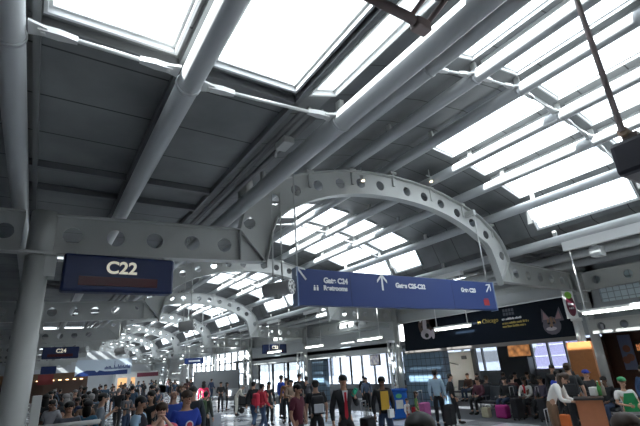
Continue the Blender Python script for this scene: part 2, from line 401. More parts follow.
def half_frame(mx, webw, weba, fl, gus):
    X = lambda x: (x if not mx else 2*CX - x)*U
    Z = lambda z: z*U + EYE
    def q4(q):  # keep orientation
        return [(X(x), Z(z)) for x, z in q] if not mx else [(X(x), Z(z)) for x, z in q][::-1]
    # wing
    hx = [.031, .114, .197, .283, .365]; ed = [-.022, .0725, .1555, .24, .324, .405]
    zt_ = lambda x: .331 + .018*(x/.45); zb_ = lambda x: .25 + .016*(x/.45)
    for i, h in enumerate(hx):
        a, b = ed[i], ed[i+1]
        perf_cell(webw, q4([(a, zb_(a)), (b, zb_(b)), (b, zt_(b)), (a, zt_(a))]), (X(h), Z((zt_(h)+zb_(h))/2)), .0185*U, -.012, .012)
    # triangular end of the wing and lower part of the arch
    webw.prism(q4([(.405, zb_(.405)), (.475, zb_(.475)), (.405, zt_(.405))]), -.012, .012)
    strip(fl, [(X(-.03), Z(zt_(-.03))), (X(.405), Z(zt_(.405)))], .012, -.11, .11)
    strip(fl, [(X(-.03), Z(zb_(-.03))), (X(.475), Z(zb_(.475)))], .012, -.11, .11)
    strip(fl, [(X(.405), Z(zt_(.405))), (X(.475), Z(zb_(.475)))], .010, -.10, .10)
    # arch: outer and inner edges from hole centres
    th = [.052, .045, .042, .040, .040, .040, .040]
    mids_o = []; mids_i = []
    P_ = [(x, z) for x, z in ARC] + [(CX, .570)]
    bo = [(.405, zt_(.405))]; bi = [(.478, zb_(.475))]
    for i in range(7):
        if i < 6: mx_, mz_ = (ARC[i][0]+ARC[i+1][0])/2, (ARC[i][1]+ARC[i+1][1])/2
        else: mx_, mz_ = (CX + 0)*1.0, .570
        p0 = Vector(P_[i]); p1 = Vector(P_[min(i+1, 7)]); d = (p1-p0).normalized()
        if i == 6: d = Vector((1, 0)); mx_ = .953; mz_ = .5695
        if i == 0: mx_, mz_ = .466, .418
        nrm = Vector((-d.y, d.x)); t = th[i]
        bo.append((mx_+nrm.x*t, mz_+nrm.y*t)); bi.append((mx_-nrm.x*t, mz_-nrm.y*t))
    bo[1] = (.432, .432); bi[1] = (.512, .392)
    bo.append((CX, .6105)); bi.append((CX, .530))
    for i in range(7):
        quad = [bi[i], bi[i+1], bo[i+1], bo[i]]
        perf_cell(weba, q4(quad), (X(ARC[i][0]), Z(ARC[i][1])), .0175*U, -.012, .012)
    if not mx: weba.prism(q4([bi[7], (CX+.037, .5295), (CX+.037, .6105), bo[7]][:4]), -.0121, .0121)
    else: pass
    def smooth(pl):
        pl = [Vector(p) for p in pl]; out = []
        for i in range(len(pl)-1):
            p0 = pl[max(i-1, 0)]; p1 = pl[i]; p2 = pl[i+1]; p3 = pl[min(i+2, len(pl)-1)]
            for k in range(3):
                t = k/3; out.append(.5*((2*p1)+(-p0+p2)*t+(2*p0-5*p1+4*p2-p3)*t*t+(-p0+3*p1-3*p2+p3)*t**3))
        out.append(pl[-1]); return out
    for edge in (bo, bi):
        strip(fl, [(X(p[0]), Z(p[1])) for p in smooth(edge)], .012, -.11, .11)
    # gusset plates / stiffeners
    strip(gus, [(X(.405), Z(zt_(.405))), (X(.405), Z(zb_(.405)))], .008, -.09, .09)
    for x in (-.02, .478): strip(gus, [(X(x), Z(.252)), (X(x), Z(.335 if x < 0 else .27))], .01, -.10, .10)
webw, weba, fl, gus = MB(), MB(), MB(), MB()
half_frame(False, webw, weba, fl, gus); half_frame(True, webw, weba, fl, gus)
brk = MB()
for x, z in TUBES[3:9]:
    # stub posts carrying the tubes
    brk.box((x*U-.03, -.05, (z-.075)*U+EYE), (x*U+.03, .05, (z-.02)*U+EYE)); brk.box((x*U-.10, -.08, (z-.028)*U+EYE), (x*U+.10, .08, (z-.02)*U+EYE))
ORD = ['nearest', 'second', 'third', 'fourth', 'fifth', 'sixth', 'seventh', 'eighth', 'farthest']
proto = empty('roof_frame', (0, frames_y[0]*U, 0))
webw.build('wing_web', steel, proto); weba.build('arch_web', steel, proto); fl.build('flange', steel, proto)
gus.build('stiffener', steel, proto); brk.build('tube_bracket', steel, proto)
for k, fy in enumerate(frames_y):
    o = proto if k == 0 else copy_tree(proto)
    o.location = (0, fy*U, 0)
    tag(o, 'grey steel roof arch with round holes in its web, %s from the viewer' % ORD[k] if k else 'grey steel roof arch with round holes, the nearest one, behind the long blue sign', 'roof frame', 'arched roof frames')

# columns
def column(x, y, side, k):
    e = empty('column', (x*U, y*U, 0))
    MB().tube([(0, 0, 0.02), (0, 0, .25*U+EYE-.03)], .165 if side == 'left' else .14, 20).build('shaft', steel, e)
    MB().tube([(0, 0, 0), (0, 0, .06)], .26, 20).build('base', steel, e)
    MB().box((-.24, -.22, .25*U+EYE-.06), (.24, .22, .25*U+EYE-.02)).box((-.008, -.13, .20*U+EYE), (.25*(-1 if side == 'right' else 1), .13, .25*U+EYE-.06)).build('cap_plate', steel, e)
    MB().tube([(0, 0, .25*U+EYE-.02), (0, 0, .335*U+EYE)], .18 if side == 'left' else .15, 20).build('head', steel, e)
    tag(e, 'round grey steel column on the %s, %s along the concourse' % (side, 'first' if k == 0 else ORD[k]), 'column', 'columns on the ' + side)
for k, fy in enumerate(frames_y):
    column(-.024, fy, 'left', k); column(2.0 if k else 2.052, fy-(0 if k else .014), 'right', k)
# outriggers left of the left columns, white service posts beside the right ones
for k, fy in enumerate(frames_y[:6]):
    e = empty('outrigger_girder', (-.032*U-.19, fy*U, .25*U+EYE), label='short girder with round holes left of the left column, %s' % ('nearest one' if k == 0 else ORD[k]+' one'), cat='girder', group='outrigger girders')
    q = MB(); s_ = .06*U
    for i in range(5): perf_cell(q, [(-(i+1)*s_, 0), (-i*s_, 0), (-i*s_, .08*U), (-(i+1)*s_, .08*U)], (-(i+.5)*s_, .04*U), .0165*U, -.012, .012)
    q.build('web', steel, e)
    MB().box((-5*s_, -.10, .08*U), (0, .10, .08*U+.02)).build('top_flange', steel, e); MB().box((-5*s_, -.10, -.02), (0, .10, 0)).build('bottom_flange', steel, e)
for k, fy in enumerate(frames_y[:4]):
    e = empty('service_post', (14.86 if k == 0 else 14.75, fy*U-.05, 0), label='white ladder-like double post left of the %s right column' % ('first' if k == 0 else ORD[k]), cat='post', group='white double posts')
    each(e, 'upright', MB().tube([(0, 0, 0), (0, 0, 2.95)], .065, 14), whitem, [(-.14, 0, 0), (.14, 0, 0)])
    each(e, 'rung', MB().box((-.14, -.03, -.04), (.14, .03, .04)), whitem, [(0, 0, z) for z in (.3, .9, 1.5, 2.1, 2.7)])
    MB().box((-.22, -.08, 2.95), (.22, .08, 3.05)).build('cap', whitem, e)

# longitudinal perforated girders between the columns
def girder(x, y0, y1, z0, z1, label, n, name='perforated_girder'):
    e = empty(name, (x*U, y0*U, z0*U+EYE), label=label, cat='girder', group='lengthwise perforated girders')
    L = (y1-y0)*U; H = (z1-z0)*U; wb = MB(); f = MB(); s = L/n
    for i in range(n): perf_cell(wb, [(i*s, 0), ((i+1)*s, 0), ((i+1)*s, H), (i*s, H)], ((i+.5)*s, H/2), min(.0175*U, H*.3), -.012, .012)
    wb.v = [(y_, x_, z_) for x_, y_, z_ in wb.v]
    wb.build('web', steel, e)
    f.box((-.10, 0, H), (.10, L, H+.02)).box((-.10, 0, -.02), (.10, L, 0)); f.build('flange', steel, e)
girder(2.032, 1.02, -.18 + 1.18, .25, .33, '', 1) if False else None
GL = [(-.032, 'left'), (2.045, 'right')]
for x, side in GL:
    for k in range(-1 if side == 'right' else 0, 5):
        y0 = 1 + 1.2*k
        girder(x, y0+.022, y0+1.178, .25, .325, 'perforated steel girder running lengthwise over the %s columns, %s' % (side, 'in front of the nearest arch' if k < 0 else 'between the %s and %s arches' % (ORD[k], ORD[k+1])), 9)
girder(2.032, -.18, .985, .062, .118, 'low perforated girder over the coffee kiosk at right, below the strip light', 13)

# tubes
nm = ['over the left columns', 'over the left wing', 'at the left foot of the vault', 'high on the left flank', 'just left of the crown', 'along the crown',
      'just right of the crown', 'high on the right flank', 'low on the right flank', 'at the right foot of the vault', 'over the right wing', 'over the right columns']
for i, (x, z) in enumerate(TUBES):
    r = .12 if i < 2 else .13
    e = empty('roof_tube', W(x, 0, z), label='long grey roof tube ' + nm[i], cat='roof tube', group='lengthwise roof tubes')
    MB().tube([(0, y, 0) for y in [-.7*U] + [fy*U for fy in frames_y] + [Y_END-.05]], r, 24).build('pipe', tubem, e)
    each(e, 'collar', MB().tube([(0, -.02, 0), (0, .02, 0)], r+.012, 24), tubem, [(0, (fy-.508)*U, 0) for fy in frames_y])
    each(e, 'standoff', MB().box((-.03, -.05, r-.02), (.03, .05, .30)), steel, [(0, (fy+o_)*U, 0) for fy in frames_y[:5] for o_ in (-.85, -.508, -.2)])

# tie rods with clevises between neighbouring tubes
def tie_rod(i, y, label):
    (x0, z0), (x1, z1) = TUBES[i], TUBES[i+1]
    a = Vector(W(x0, y, z0+.004)); b = Vector(W(x1, y, z1+.004)); d = (b-a).normalized(); L = (b-a).length
    e = empty('tie_rod', a, label=label, cat='tie rod', group='white tie rods between the roof tubes')
    MB().tube([d*.42, d*(L-.42)], .022, 10).build('rod', whitem, e)
    for s, o_ in ((1, d*0), (-1, d*L)):
        c = MB(); up = Vector((0, 1, 0)); nn = d.cross(up).normalized()
        def pl(p, hw, q, hq, t):
            vs_ = []
            for (c_, h_) in ((p, hw), (q, hq)):
                for su in (-1, 1):
                    for sn in (-1, 1): vs_.append(c_ + up*su*h_ + nn*sn*t)
            c.add(vs_, [(0,1,3,2), (4,6,7,5), (0,4,5,1), (2,3,7,6), (0,2,6,4), (1,5,7,3)])
        D_ = d*s
        pl(o_+D_*.13, .09, o_+D_*.27, .05, .012)
        pl(o_+D_*.20, .035, o_+D_*.36, .045, .03); pl(o_+D_*.36, .045, o_+D_*.50, .024, .028)
        c.tube([o_+D_*.24 - nn*.045, o_+D_*.24 + nn*.045], .022, 8)
        c.build('clevis', whitem, e)
for i in range(11):
    if i in (2, 8): continue
    tie_rod(i, .492 if i else .475, 'white tie rod with forked ends, from the tube %s' % nm[i])
for k in range(1, 6):
    for i in (1, 4, 5, 6, 7):
        tie_rod(i, .492+1.2*k, 'white tie rod, %s bay, from the tube %s' % (ORD[k], nm[i]))

# conduits along the left foot of the vault
for j, (x, z, r) in enumerate(((.312, .392, .03), (.325, .400, .022), (.338, .394, .035), (.350, .402, .02))):
    tag(MB().tube([W(x, y, z) for y in (.50, 1.0, 3.0, 9.5)], r, 8).build('conduit', mat('conduit_grey', (.22, .22, .22), .5)),
        'thin grey conduit beside the left vault tube, %s of the four' % ['leftmost', 'second', 'third', 'rightmost'][j], 'conduit', 'conduits by the vault')
ju = empty('junction_box', W(.33, .60, .385), label='small metal junction box on the conduits near the skylight corner', cat='box')
MB().box((-.08, -.14, -.05), (.08, .14, .05)).build('body', steel, ju, .01); MB().tube([(0, .14, 0), (.02, .3, .02), (.06, .4, 0)], .018, 8).build('pipe_elbow', steel, ju)

# ------------------------------------------------------------------ signs
def rod(mb, x, y, z0, z1, r=.012): mb.tube([(x, y, z0), (x, y, z1)], r, 8)
def marks(parent, m_, loc, rz, length, height, seed, name='text_line'):
    # a line of small letter-height strokes, for print too small to read in the photograph
    rnd = random.Random(seed); q = MB(); x = 0
    while x < length:
        w_ = height*rnd.uniform(.25, .6); h_ = height*rnd.choice((.7, .75, 1.0))
        q.box((x, -.004, -height/2), (x+w_, .003, -height/2+h_)); x += w_ + height*rnd.choice((.14, .14, .14, .45))
    o = q.build(name, m_, parent); o.location = loc; o.rotation_euler = (0, 0, rz); return o
def gate_sign(x0, x1, y, z0, z1, txt, label, red=True, ledm=None):
    e = empty('gate_sign', W((x0+x1)/2, y, (z0+z1)/2), label=label, cat='sign')
    w_, h_ = (x1-x0)*U, (z1-z0)*U
    cab = MB().box((-w_/2, -.12, -h_/2), (w_/2, .12, h_/2)).build('cabinet', navy, e, .04)
    text(txt, h_*.46, cream, cab, (0.0, -.126, h_*.15), ROT_Y, bold=.008)
    MB().box((-w_*.36, -.13, -h_*.34), (w_*.34, -.118, -h_*.10)).build('display', mat('red_display', (.06, .004, .009), .3), cab)
    top = max(.254*U+EYE - e.location.z, h_/2+.04)
    rods(e, [(s*w_*.4, 0, h_/2-.01, top) for s in (-1, 1)], steel, .015)
gate_sign(.020, .237, .985, .170, .2475, 'C22', 'dark blue gate sign reading C22 under the nearest arch')
gate_sign(.028, .235, 3.385, .150, .224, 'C24', 'dark blue gate sign reading C24 beyond the left column')
gate_sign(1.58, 1.80, 3.385, .125, .200, 'C23', 'blue gate sign reading C23 on the right side of the hall')

e = empty('direction_sign', W(1.0, .965, .199), label='long blue overhead sign with white arrows reading Gate C24 Restrooms and Gates C25-C32', cat='sign')
x0, x1 = (.549-1.0)*U, (1.357-1.0)*U
h_ = .0965*U
dcab = MB().box((x0, -.09, -h_/2), (x1, .09, h_/2)).build('cabinet', blue, e, .01)
each(e, 'end_cap', MB().box((0, -.10, -h_/2-.02), (.03, .10, h_/2+.02)), mat('pale_blue', (.25, .33, .5), .4), [(x0-.03, 0, 0), (x1, 0, 0)])
each(e, 'seam', MB().box((0, -.0925, -h_/2), (.008, -.088, h_/2)), navy, [(-2.15, 0, 0), (1.05, 0, 0)])
def sx(u): return 0
def on_sign(u, v, yy=.965):  # pixel -> local on the sign plane
    r = ray(u, v); p = r * (yy*U-.09) / r.y; return p.x - U*1.0, p.z + EYE - (.199*U+EYE)
def put(txt, u, v, size, align='LEFT'):
    a, b = on_sign(u, v); text(txt, size, white_l, dcab, (a, -.093, b), ROT_Y, bold=.007, align=align)
put('Gate C24', 323.5, 280.5, .155); put('Restrooms', 323.5, 288, .135)
put('Gates C25-C32', 395.5, 285.5, .150); put('Gate C23', 461, 290, .145)
def arrow(u, v, ang, s=.19):
    a, b = on_sign(u, v); m_ = MB()
    def P2(x, z): ca, sa = math.cos(ang), math.sin(ang); return (a + (x*ca - z*sa)*s, b + (x*sa + z*ca)*s)
    for poly in ([(-.12, -1), (.12, -1), (.12, .75), (-.12, .75)], [(0, 1), (-.75, .2), (-.75, -.12), (0, .66)], [(0, 1), (0, .66), (.75, -.12), (.75, .2)]):
        m_.prism([P2(*p) for p in poly], -.098, -.091)
    m_.build('arrow', white_l, dcab)
arrow(301, 273, math.radians(40), .17); arrow(382, 282, 0, .19); arrow(488, 288, math.radians(-42), .15)
a, b = on_sign(316, 288)
m_ = MB()
for dx in (-.035, .035): m_.box((a+dx-.022, -.098, b-.05), (a+dx+.022, -.091, b+.02)); m_.ell((a+dx, -.094, b+.042), (.018, .006, .018), 8, 6)
m_.build('restroom_pictogram', white_l, dcab)
a, b = on_sign(486.5, 302)
MB().box((a-.11, -.098, b-.09), (a+.11, -.091, b+.06)).box((a-.08, -.100, b+.075), (a+.09, -.091, b+.09)).build('red_logo', mat('red_mark', (.35, .02, .03), .5), e)
rods(e, [(x0+.03, -.02, h_/2, .345*U), (x1-.12, -.02, h_/2, .325*U)], steel, .018)
MB().box((x0-.05, -.08, .345*U), (x0+.12, .12, .345*U+.35)).box((x0+.02, .12, .345*U+.2), (x0+.1, .28, .345*U+.3)).build('hanger_bracket', steel, e)
MB().box((x1-.17, -.06, .31*U), (x1-.07, .27, .33*U)).build('hanger_bracket', steel, e)

# bright advertising banner on the right fascia
by0, by1 = 8.05, 16.6
ban = empty('advertising_banner', (XF+.0, by0, fz0), label='long dark blue advertising banner with a dog and a cat above the waiting area', cat='banner')
BH = fz1 - fz0 - .02
bpan = MB().box((.0, 0, 0), (.11, by1-by0, BH)).build('panel', mat('banner_blue', (.006, .011, .020), .7, spec=.2), ban, .005)
MB().box((-.03, -.05, -.14), (.12, by1-by0+.05, 0)).build('ledge', mat('ledge_grey', (.24, .22, .21), .5), ban)
def onb(u, v): r = ray(u, v); p = r*(XF/r.x); return p.y - by0, p.z + EYE - fz0
def blob(mb, u, v, ru, rv, ang=0, off=.004, n=14):
    """flat printed shape on the banner face, centre and half sizes along and up the banner, metres"""
    y, z = onb(u, v); pts = []
    for k in range(n):
        t = 2*math.pi*k/n; a_, b_ = ru*math.cos(t), rv*math.sin(t)
        pts.append((y + a_*math.cos(ang) - b_*math.sin(ang), z + a_*math.sin(ang) + b_*math.cos(ang)))
    pts = [(p[0], min(max(p[1], .01), BH-.01)) for p in pts]
    o_ = len(mb.v); mb.v += [(-off, p[0], p[1]) for p in pts] + [(0.001, p[0], p[1]) for p in pts]
    mb.f.append(tuple(o_+i for i in range(n))); mb.mi.append(0); mb.sm.append(False)
    for i in range(n): mb.f.append((o_+i, o_+n+i, o_+n+(i+1) % n, o_+(i+1) % n)); mb.mi.append(0); mb.sm.append(False)
PM = {n_: mat('print_'+n_, c_, .5) for n_, c_ in dict(white=(.62,.56,.60), brown=(.10,.06,.05), black=(.012,.012,.014), grey=(.16,.14,.18), tan=(.34,.20,.13), pink=(.45,.28,.30)).items()}
dog = empty('x', (0, 0, 0)); bpy.data.objects.remove(dog)
def pic(lst, name):
    for i, (mn, shapes) in enumerate(lst):
        mb = MB()
        for s_ in shapes: blob(mb, *s_, off=.004+.003*i)
        o = mb.build(name if i == 0 else name + '_patch', PM[mn], bpan)
pic([('brown', [(427.5, 325, .62, .58, 0), (433.5, 324, .22, .45, -.3)]), ('white', [(424.6, 325, .13, .42, .10), (426.5, 334, .36, .24, 0), (433, 334, .10, .22, 0), (420.5, 320, .07, .13, .4)]),
     ('black', [(427, 335.5, .13, .11, 0), (422, 327, .05, .05, 0), (428, 325.5, .10, .10, 0)])], 'dog_picture')
pic([('grey', [(552, 325.5, .34, .32, 0)]), ('tan', [(551.3, 320.5, .05, .14, 0), (548, 321, .03, .11, .2), (554.5, 320.7, .03, .11, -.2), (551.7, 326, .07, .09, 0)]),
     ('white', [(551.7, 328.7, .20, .07, 0)]), ('black', [(549, 323.5, .05, .035, 0), (554, 322.8, .05, .035, 0), (551.8, 327, .035, .025, 0)])], 'cat_picture')
def ear(u, v, sgn, sc, mn, off):
    y, z = onb(u, v); q = MB(); pts = [(y-.17*sc, z-.16*sc), (y+.17*sc, z-.16*sc), (y+.10*sgn*sc, z+.26*sc)]
    q.add([(-off, a_, b_) for a_, b_ in pts] + [(.001, a_, b_) for a_, b_ in pts], [(0, 1, 2), (5, 4, 3), (0, 3, 4, 1), (1, 4, 5, 2), (2, 5, 3, 0)]); q.build('ear_patch', PM[mn], bpan)
for sc, mn, off in ((1.15, 'grey', .004), (.7, 'pink', .007)): ear(545.8, 316.5, 1, sc, mn, off); ear(557.5, 315.5, -1, sc, mn, off)
gold = mat('gold_letter', (.55, .42, .10), .5)
def btext(txt, u, v, size, m_, align='LEFT'):
    y, z = onb(u, v); text(txt, size, m_, bpan, (-.006, y, z), (math.pi/2, 0, -math.pi/2), align=align, ext=.002)
btext('in Chicago', 477.5, 322.6, .24, gold)
for k, (u_, v_, L_, h_, m_) in enumerate(((502, 319.6, .85, .08, white_l), (502.5, 323.6, 1.15, .085, gold), (503, 326.8, 1.0, .085, gold))):
    y, z = onb(u_, v_); marks(bpan, m_, (-.006, y, z), -math.pi/2, L_, h_, k)
lg = MB(); y, z = onb(505.5, 312.5)
for j in range(2):
    for i in range(4): lg.box((-.006, y-.36+i*.13, z-.12+j*.14), (.001, y-.36+i*.13+.10, z-.12+j*.14+.11))
lg.build('logo', mat('logo_grey', (.09, .10, .13), .5), bpan)

# small hanging brand sign with an oval
r_ = ray(569, 304); p = r_ * (7.35/r_.y)
os_ = empty('oval_sign', (p.x, p.y, p.z+EYE), rz=math.radians(-12), label='white hanging sign with a purple-red oval and green top beside the first right column', cat='sign')
MB().box((-.22, -.02, -.46), (.26, .02, .42)).build('board', whitem, os_, .01)
def disc(mb, cx_, cz_, rx, rz_, y0, y1, n=20): mb.prism([(cx_+rx*math.cos(2*math.pi*k/n), cz_+rz_*math.sin(2*math.pi*k/n)) for k in range(n)], y0, y1)
q = MB(); disc(q, .04, -.06, .19, .33, -.026, -.019); q.build('oval', mat('oval_red', (.16, .02, .045), .5), os_)
q = MB(); disc(q, .02, .28, .15, .11, -.030, -.019); q.build('leaf_mark', mat('leaf_green', (.25, .55, .06), .5), os_)
marks(os_, white_l, (-.08, -.028, .0), 0, .22, .075, 5); marks(os_, white_l, (-.06, -.028, -.13), 0, .18, .065, 6)
q = MB().tube([(.26, 0, -.2), (1.22, .33, -.32)], .025, 8); q.build('arm', whitem, os_)

# distant hanging box sign
for u, v, Y_, w_, h_, col_, lab in ((194, 361, 33.3, 1.4, .42, blue, 'small blue hanging box sign in the middle distance'),
                                    ):
    r_ = ray(u, v); p = r_*(Y_/r_.y)
    e = empty('hanging_sign', (p.x, p.y, p.z+EYE), label=lab, cat='sign'); MB().box((-w_/2, -.1, -h_/2), (w_/2, .1, h_/2)).build('cabinet', col_, e, .02)
    MB().box((-w_*.3, -.106, -.06), (w_*.3, -.099, .06)).build('lettering', white_l, e)
    rods(e, [(-w_*.4, 0, h_/2, 4.0), (w_*.4, 0, h_/2, 4.0)], steel)
# far banner across the hall
mu = empty('skyline_banner', (3.9, 58, 2.62), label='wide white banner with a blue city skyline hanging at the far end', cat='banner')
MB().box((0, 0, 0), (5.9, .06, 1.75)).build('panel', mat('pale_sky_print', (.62, .70, .78), .5), mu)
q = MB().prism([(0, 0), (5.5, .0), (5.5, .5), (4.6, .48), (3.9, .40), (3.0, .42), (2.5, .55), (2.2, .35), (2.0, .55), (1.2, .6), (.4, .35)], -.012, -.001); q.build('blue_field', blue, mu)
q = MB(); random.seed(3)
for k in range(20):
    x = 3.0+k*.14; q.box((x, -.010, .62), (x+.10, -.001, .78+random.random()*.32))
q.box((4.02, -.010, .7), (4.07, -.001, 1.5)); q.build('skyline', blue, mu)
rods(mu, [(.3, .03, 1.75, 4.0), (5.6, .03, 1.75, 4.5)], steel)
# shop front at the far end
sh = empty('dining_shop', (-6.8, 62.8, 0), label='brown shop front with warm lights closing the far left of the concourse', cat='shop')
MB().box((0, 0, 2.3), (12.5, .4, 3.2)).build('fascia', mat('brown_fascia', (.16, .09, .05), .5), sh)
MB().box((0, 2, 0), (12.5, 2.2, 3.0)).box((0, 0, 0), (.4, .4, 2.3)).box((4, 0, 0), (4.4, .4, 2.3)).box((8, 0, 0), (8.4, .4, 2.3)).box((12.1, 0, 0), (12.5, .4, 2.3)).build('wall', mat('shop_wall', (.12, .07, .05), .6), sh)
q = MB(); 
for k in range(16): q.box((.4+k*.75, -.05, 2.36), (.7+k*.75, 0, 2.46))
q.build('warm_light', mat('warm_lamp', (1, .6, .3), .5, emit=3, emcol=(1, .62, .3)), sh)
sh2 = empty('white_kiosk', (9.0, 64, 0), label='bright white kiosk with orange doorway at the far end right of the skyline banner', cat='kiosk')
MB().box((0, 0, 0), (5.5, 2, 2.9)).build('wall', whitem, sh2); MB().box((.3, -.05, 0), (1.4, 0, 2.2)).box((1.9, -.05, 0), (2.4, 0, 2.2)).build('doorway', mat('orange_glow', (.8, .45, .2), .5, emit=.6), sh2)
MB().box((2.6, -.08, 2.2), (5.3, 0, 2.7)).build('signboard', mat('maroon_board', (.25, .05, .08), .5), sh2)
ls = empty('shop_sign', (1.3, 40, 2.3), label='small blue over red shop sign right of the left columns', cat='sign')
MB().box((-.9, -.08, .45), (.1, .08, 1.0)).build('blue_panel', navy, ls); MB().box((-1.0, -.1, -.3), (0, .1, .42)).build('red_panel', mat('dark_red', (.22, .03, .03), .5), ls)
MB().tube([(-.4, 0, 1.0), (-.4, 0, 3.1)], .02, 8).build('hanger', steel, ls)

# ------------------------------------------------------------------ lights hanging under the roof
def strip_light(x, y0, y1, z, ztop, label):
    L = (y1-y0)*U
    e = empty('strip_light', W(x, y0, z), label=label, cat='light', group='hanging strip lights')
    MB().box((-.10, 0, .02), (.10, L, .07)).add([(-.10,0,.02),(-.03,0,-.05),(-.03,L,-.05),(-.10,L,.02),(.10,0,.02),(.03,0,-.05),(.03,L,-.05),(.10,L,.02)], [(0,1,2,3),(4,7,6,5)]).build('housing', whitem, e)
    each(e, 'lamp_tube', MB().tube([(0, .04, -.03), (0, L-.04, -.03)], .022, 8), lampm, [(-.07, 0, 0), (.07, 0, 0)])
    rods(e, [(0, .08, .07, (ztop-z)*U), (0, L-.08, .07, (ztop-z)*U)], whitem, .014)
    MB().box((-.08, -.05, (ztop-z)*U), (.08, L+.05, (.384-z)*U)).build('channel', whitem, e)
for k in range(9):
    y0 = .655 + .6*k if k else .60
    strip_light(1.574, y0 if k else .49, y0+.20 if k else .775, .131 if k else .119, .352 if k else .340, 'hanging fluorescent strip light over the right walkway, %s of the row' % (['nearest', 'second', 'third', 'fourth', 'fifth', 'sixth', 'seventh', 'eighth', 'farthest'][k]))

r_ = ray(603, 254); p = r_*(6.0/r_.y)
e = empty('speaker_box', (1.574*U+.25, 5.25, .345*U+EYE), label='small pale box hanging below the white channel at the right, above the strip light', cat='speaker')
MB().box((-.14, -.14, -.34), (.14, .14, -.06)).build('cabinet', fasciam, e, .02); MB().box((-.20, -.03, -.06), (.03, .03, .30)).build('bracket', whitem, e)
flood_m = mat('lamp_housing', (.38, .375, .36), .4)
def flood(u, v, Y_, axis, L, r, ztop, label, rd=((0, 0),)):
    r_ = ray(u, v); p = r_*(Y_/r_.y)
    e = empty('floodlight', (p.x, p.y, p.z+EYE), label=label, cat='light', group='cylindrical floodlights')
    ax = Vector(axis).normalized()
    MB().tube([ax*(-L/2), ax*(-L/2+.03), ax*(L/2-.02)], [r*.9, r, r], 20).build('housing', flood_m, e)
    q = MB().tube([ax*(L/2-.02), ax*(L/2+.02)], r*1.08, 24); fp = q.build('face_plate', whitem, e)
    q = MB(); a = ax.cross(Vector((0, 0, 1)))
    if a.length < .01: a = Vector((1, 0, 0))
    a.normalize(); b = ax.cross(a)
    for k in range(8):
        t = k*math.pi/4; c = ax*(L/2+.021) + (a*math.cos(t)+b*math.sin(t))*r*.8; q.tube([c, c+ax*.004], r*.14, 8)
    q.build('vent_hole', blackm, fp)
    MB().tube([ax*(L/2+.02), ax*(L/2+.05)], r*.3, 12).build('hub', steel, e)
    rods(e, [(dx, dy, r*.9, ztop*U+EYE-e.location.z) for dx, dy in rd], steel, .014)
    MB().box((-.05, -.08, -r-.06), (.05, .08, -r+.03)).build('mount_block', steel, e)
flood(278, 289, 7.5, (.55, -.83, .03), .60, .14, .468, 'grey cylindrical floodlight with drilled round face at the left end of the blue sign', ((-.10, 0), (.10, 0)))
flood(245.5, 190, 7.0, (.10, 0, -1), .40, .15, .575, 'grey bucket-shaped floodlight hanging at the left shoulder of the nearest arch', ((0, 0),))
flood(187, 326, 14.5, (.8, -.5, .1), .50, .17, .60, 'dark cylindrical floodlight on two rods left of the second arch opening', ((-.12, 0), (.12, 0)))
flood(121, 351, 22.0, (.8, -.5, .1), .5, .17, .55, 'dark cylindrical floodlight far off right of the C24 sign', ((-.12, 0), (.12, 0)))
flood(83, 350, 26.0, (.8, -.5, .1), .45, .15, .50, 'farthest small floodlight hanging just right of the C24 sign', ((0, 0),))
for u, v, lab in ((362, 179, 'small round spotlight under the roof tube at the crown of the nearest arch'), (430, 180, 'small round spotlight right of the crown of the nearest arch')):
    r_ = ray(u, v); p = r_*(7.35/r_.y)
    e = empty('spotlight', (p.x, p.y, p.z+EYE), label=lab, cat='light')
    MB().tube([(0, 0, .06), (0, -.03, -.06)], .055, 14).build('housing', steel, e)
    MB().ell((0, -.032, -.062), (.045, .045, .02), 12, 6).build('lens', mat('warm_lens', (1, .8, .55), .3, emit=3), e)
    q = MB(); rod(q, 0, 0, .06, .32); q.box((-.12, -.01, .10), (.12, .01, .12)); q.build('bracket', steel, e)

# near hanging equipment at the top of the frame
rustm = mat('brown_bracket', (.38, .29, .27), .5)
def at(u, v, d): r_ = ray(u, v)*d/424; return Vector((r_.x, r_.y, r_.z+EYE))
pa, pb = at(578, -14, 2.9), at(622, 128, 2.72); pb = Vector((pa.x, pa.y, pb.z))
r_ = ray(621, 128); 
e = empty('hanging_monitor', (2.75, .862, 3.25), label='dark box on a thin brown pole hanging at the upper right edge', cat='monitor')
MB().tube([(0, 0, 0), (0, 0, 2.2)], .018, 10).build('pole', mat('tan_pole', (.62, .50, .47), .4), e)
MB().tube([(0, 0, 0), (.06, 0, -.01), (.32, -.06, -.0)], [.03, .028, .02], 10).build('arm', mat('tan_arm', (.55, .36, .24), .45), e)
MB().box((0, -.22, -.26), (.5, .10, -.045)).build('casing', mat('dark_casing', (.035, .033, .045), .4), e, .03)
q = MB(); q.box((.02, -.06, -.05), (.3, .02, -.02)); q.build('mount', rustm, e)
e = empty('suspension_bracket', (1.30, 1.03, 3.52), label='dark brown forked bracket with black cable at the top edge of the picture', cat='bracket')
MB().tube([(-.32, .10, .16), (-.05, 0, .02), (0, 0, 0)], [.022, .024, .022], 10).tube([(.04, .02, 0), (.16, -.12, .20)], .014, 8).tube([(-.04, .03, .03), (.02, -.14, .16)], .012, 8).build('arm', rustm, e)
MB().box((-.03, -.03, -.03), (.06, .03, .03)).build('joint', rustm, e, .01)
MB().ell((.05, -.12, .2), (.16, .10, .08), 12, 8).build('lamp_body', darkm, e)
MB().tube([(-.05, -.05, .1), (.0, -.02, .17), (.12, -.08, .2), (.25, -.15, .4)], .012, 8).build('cable', blackm, e)

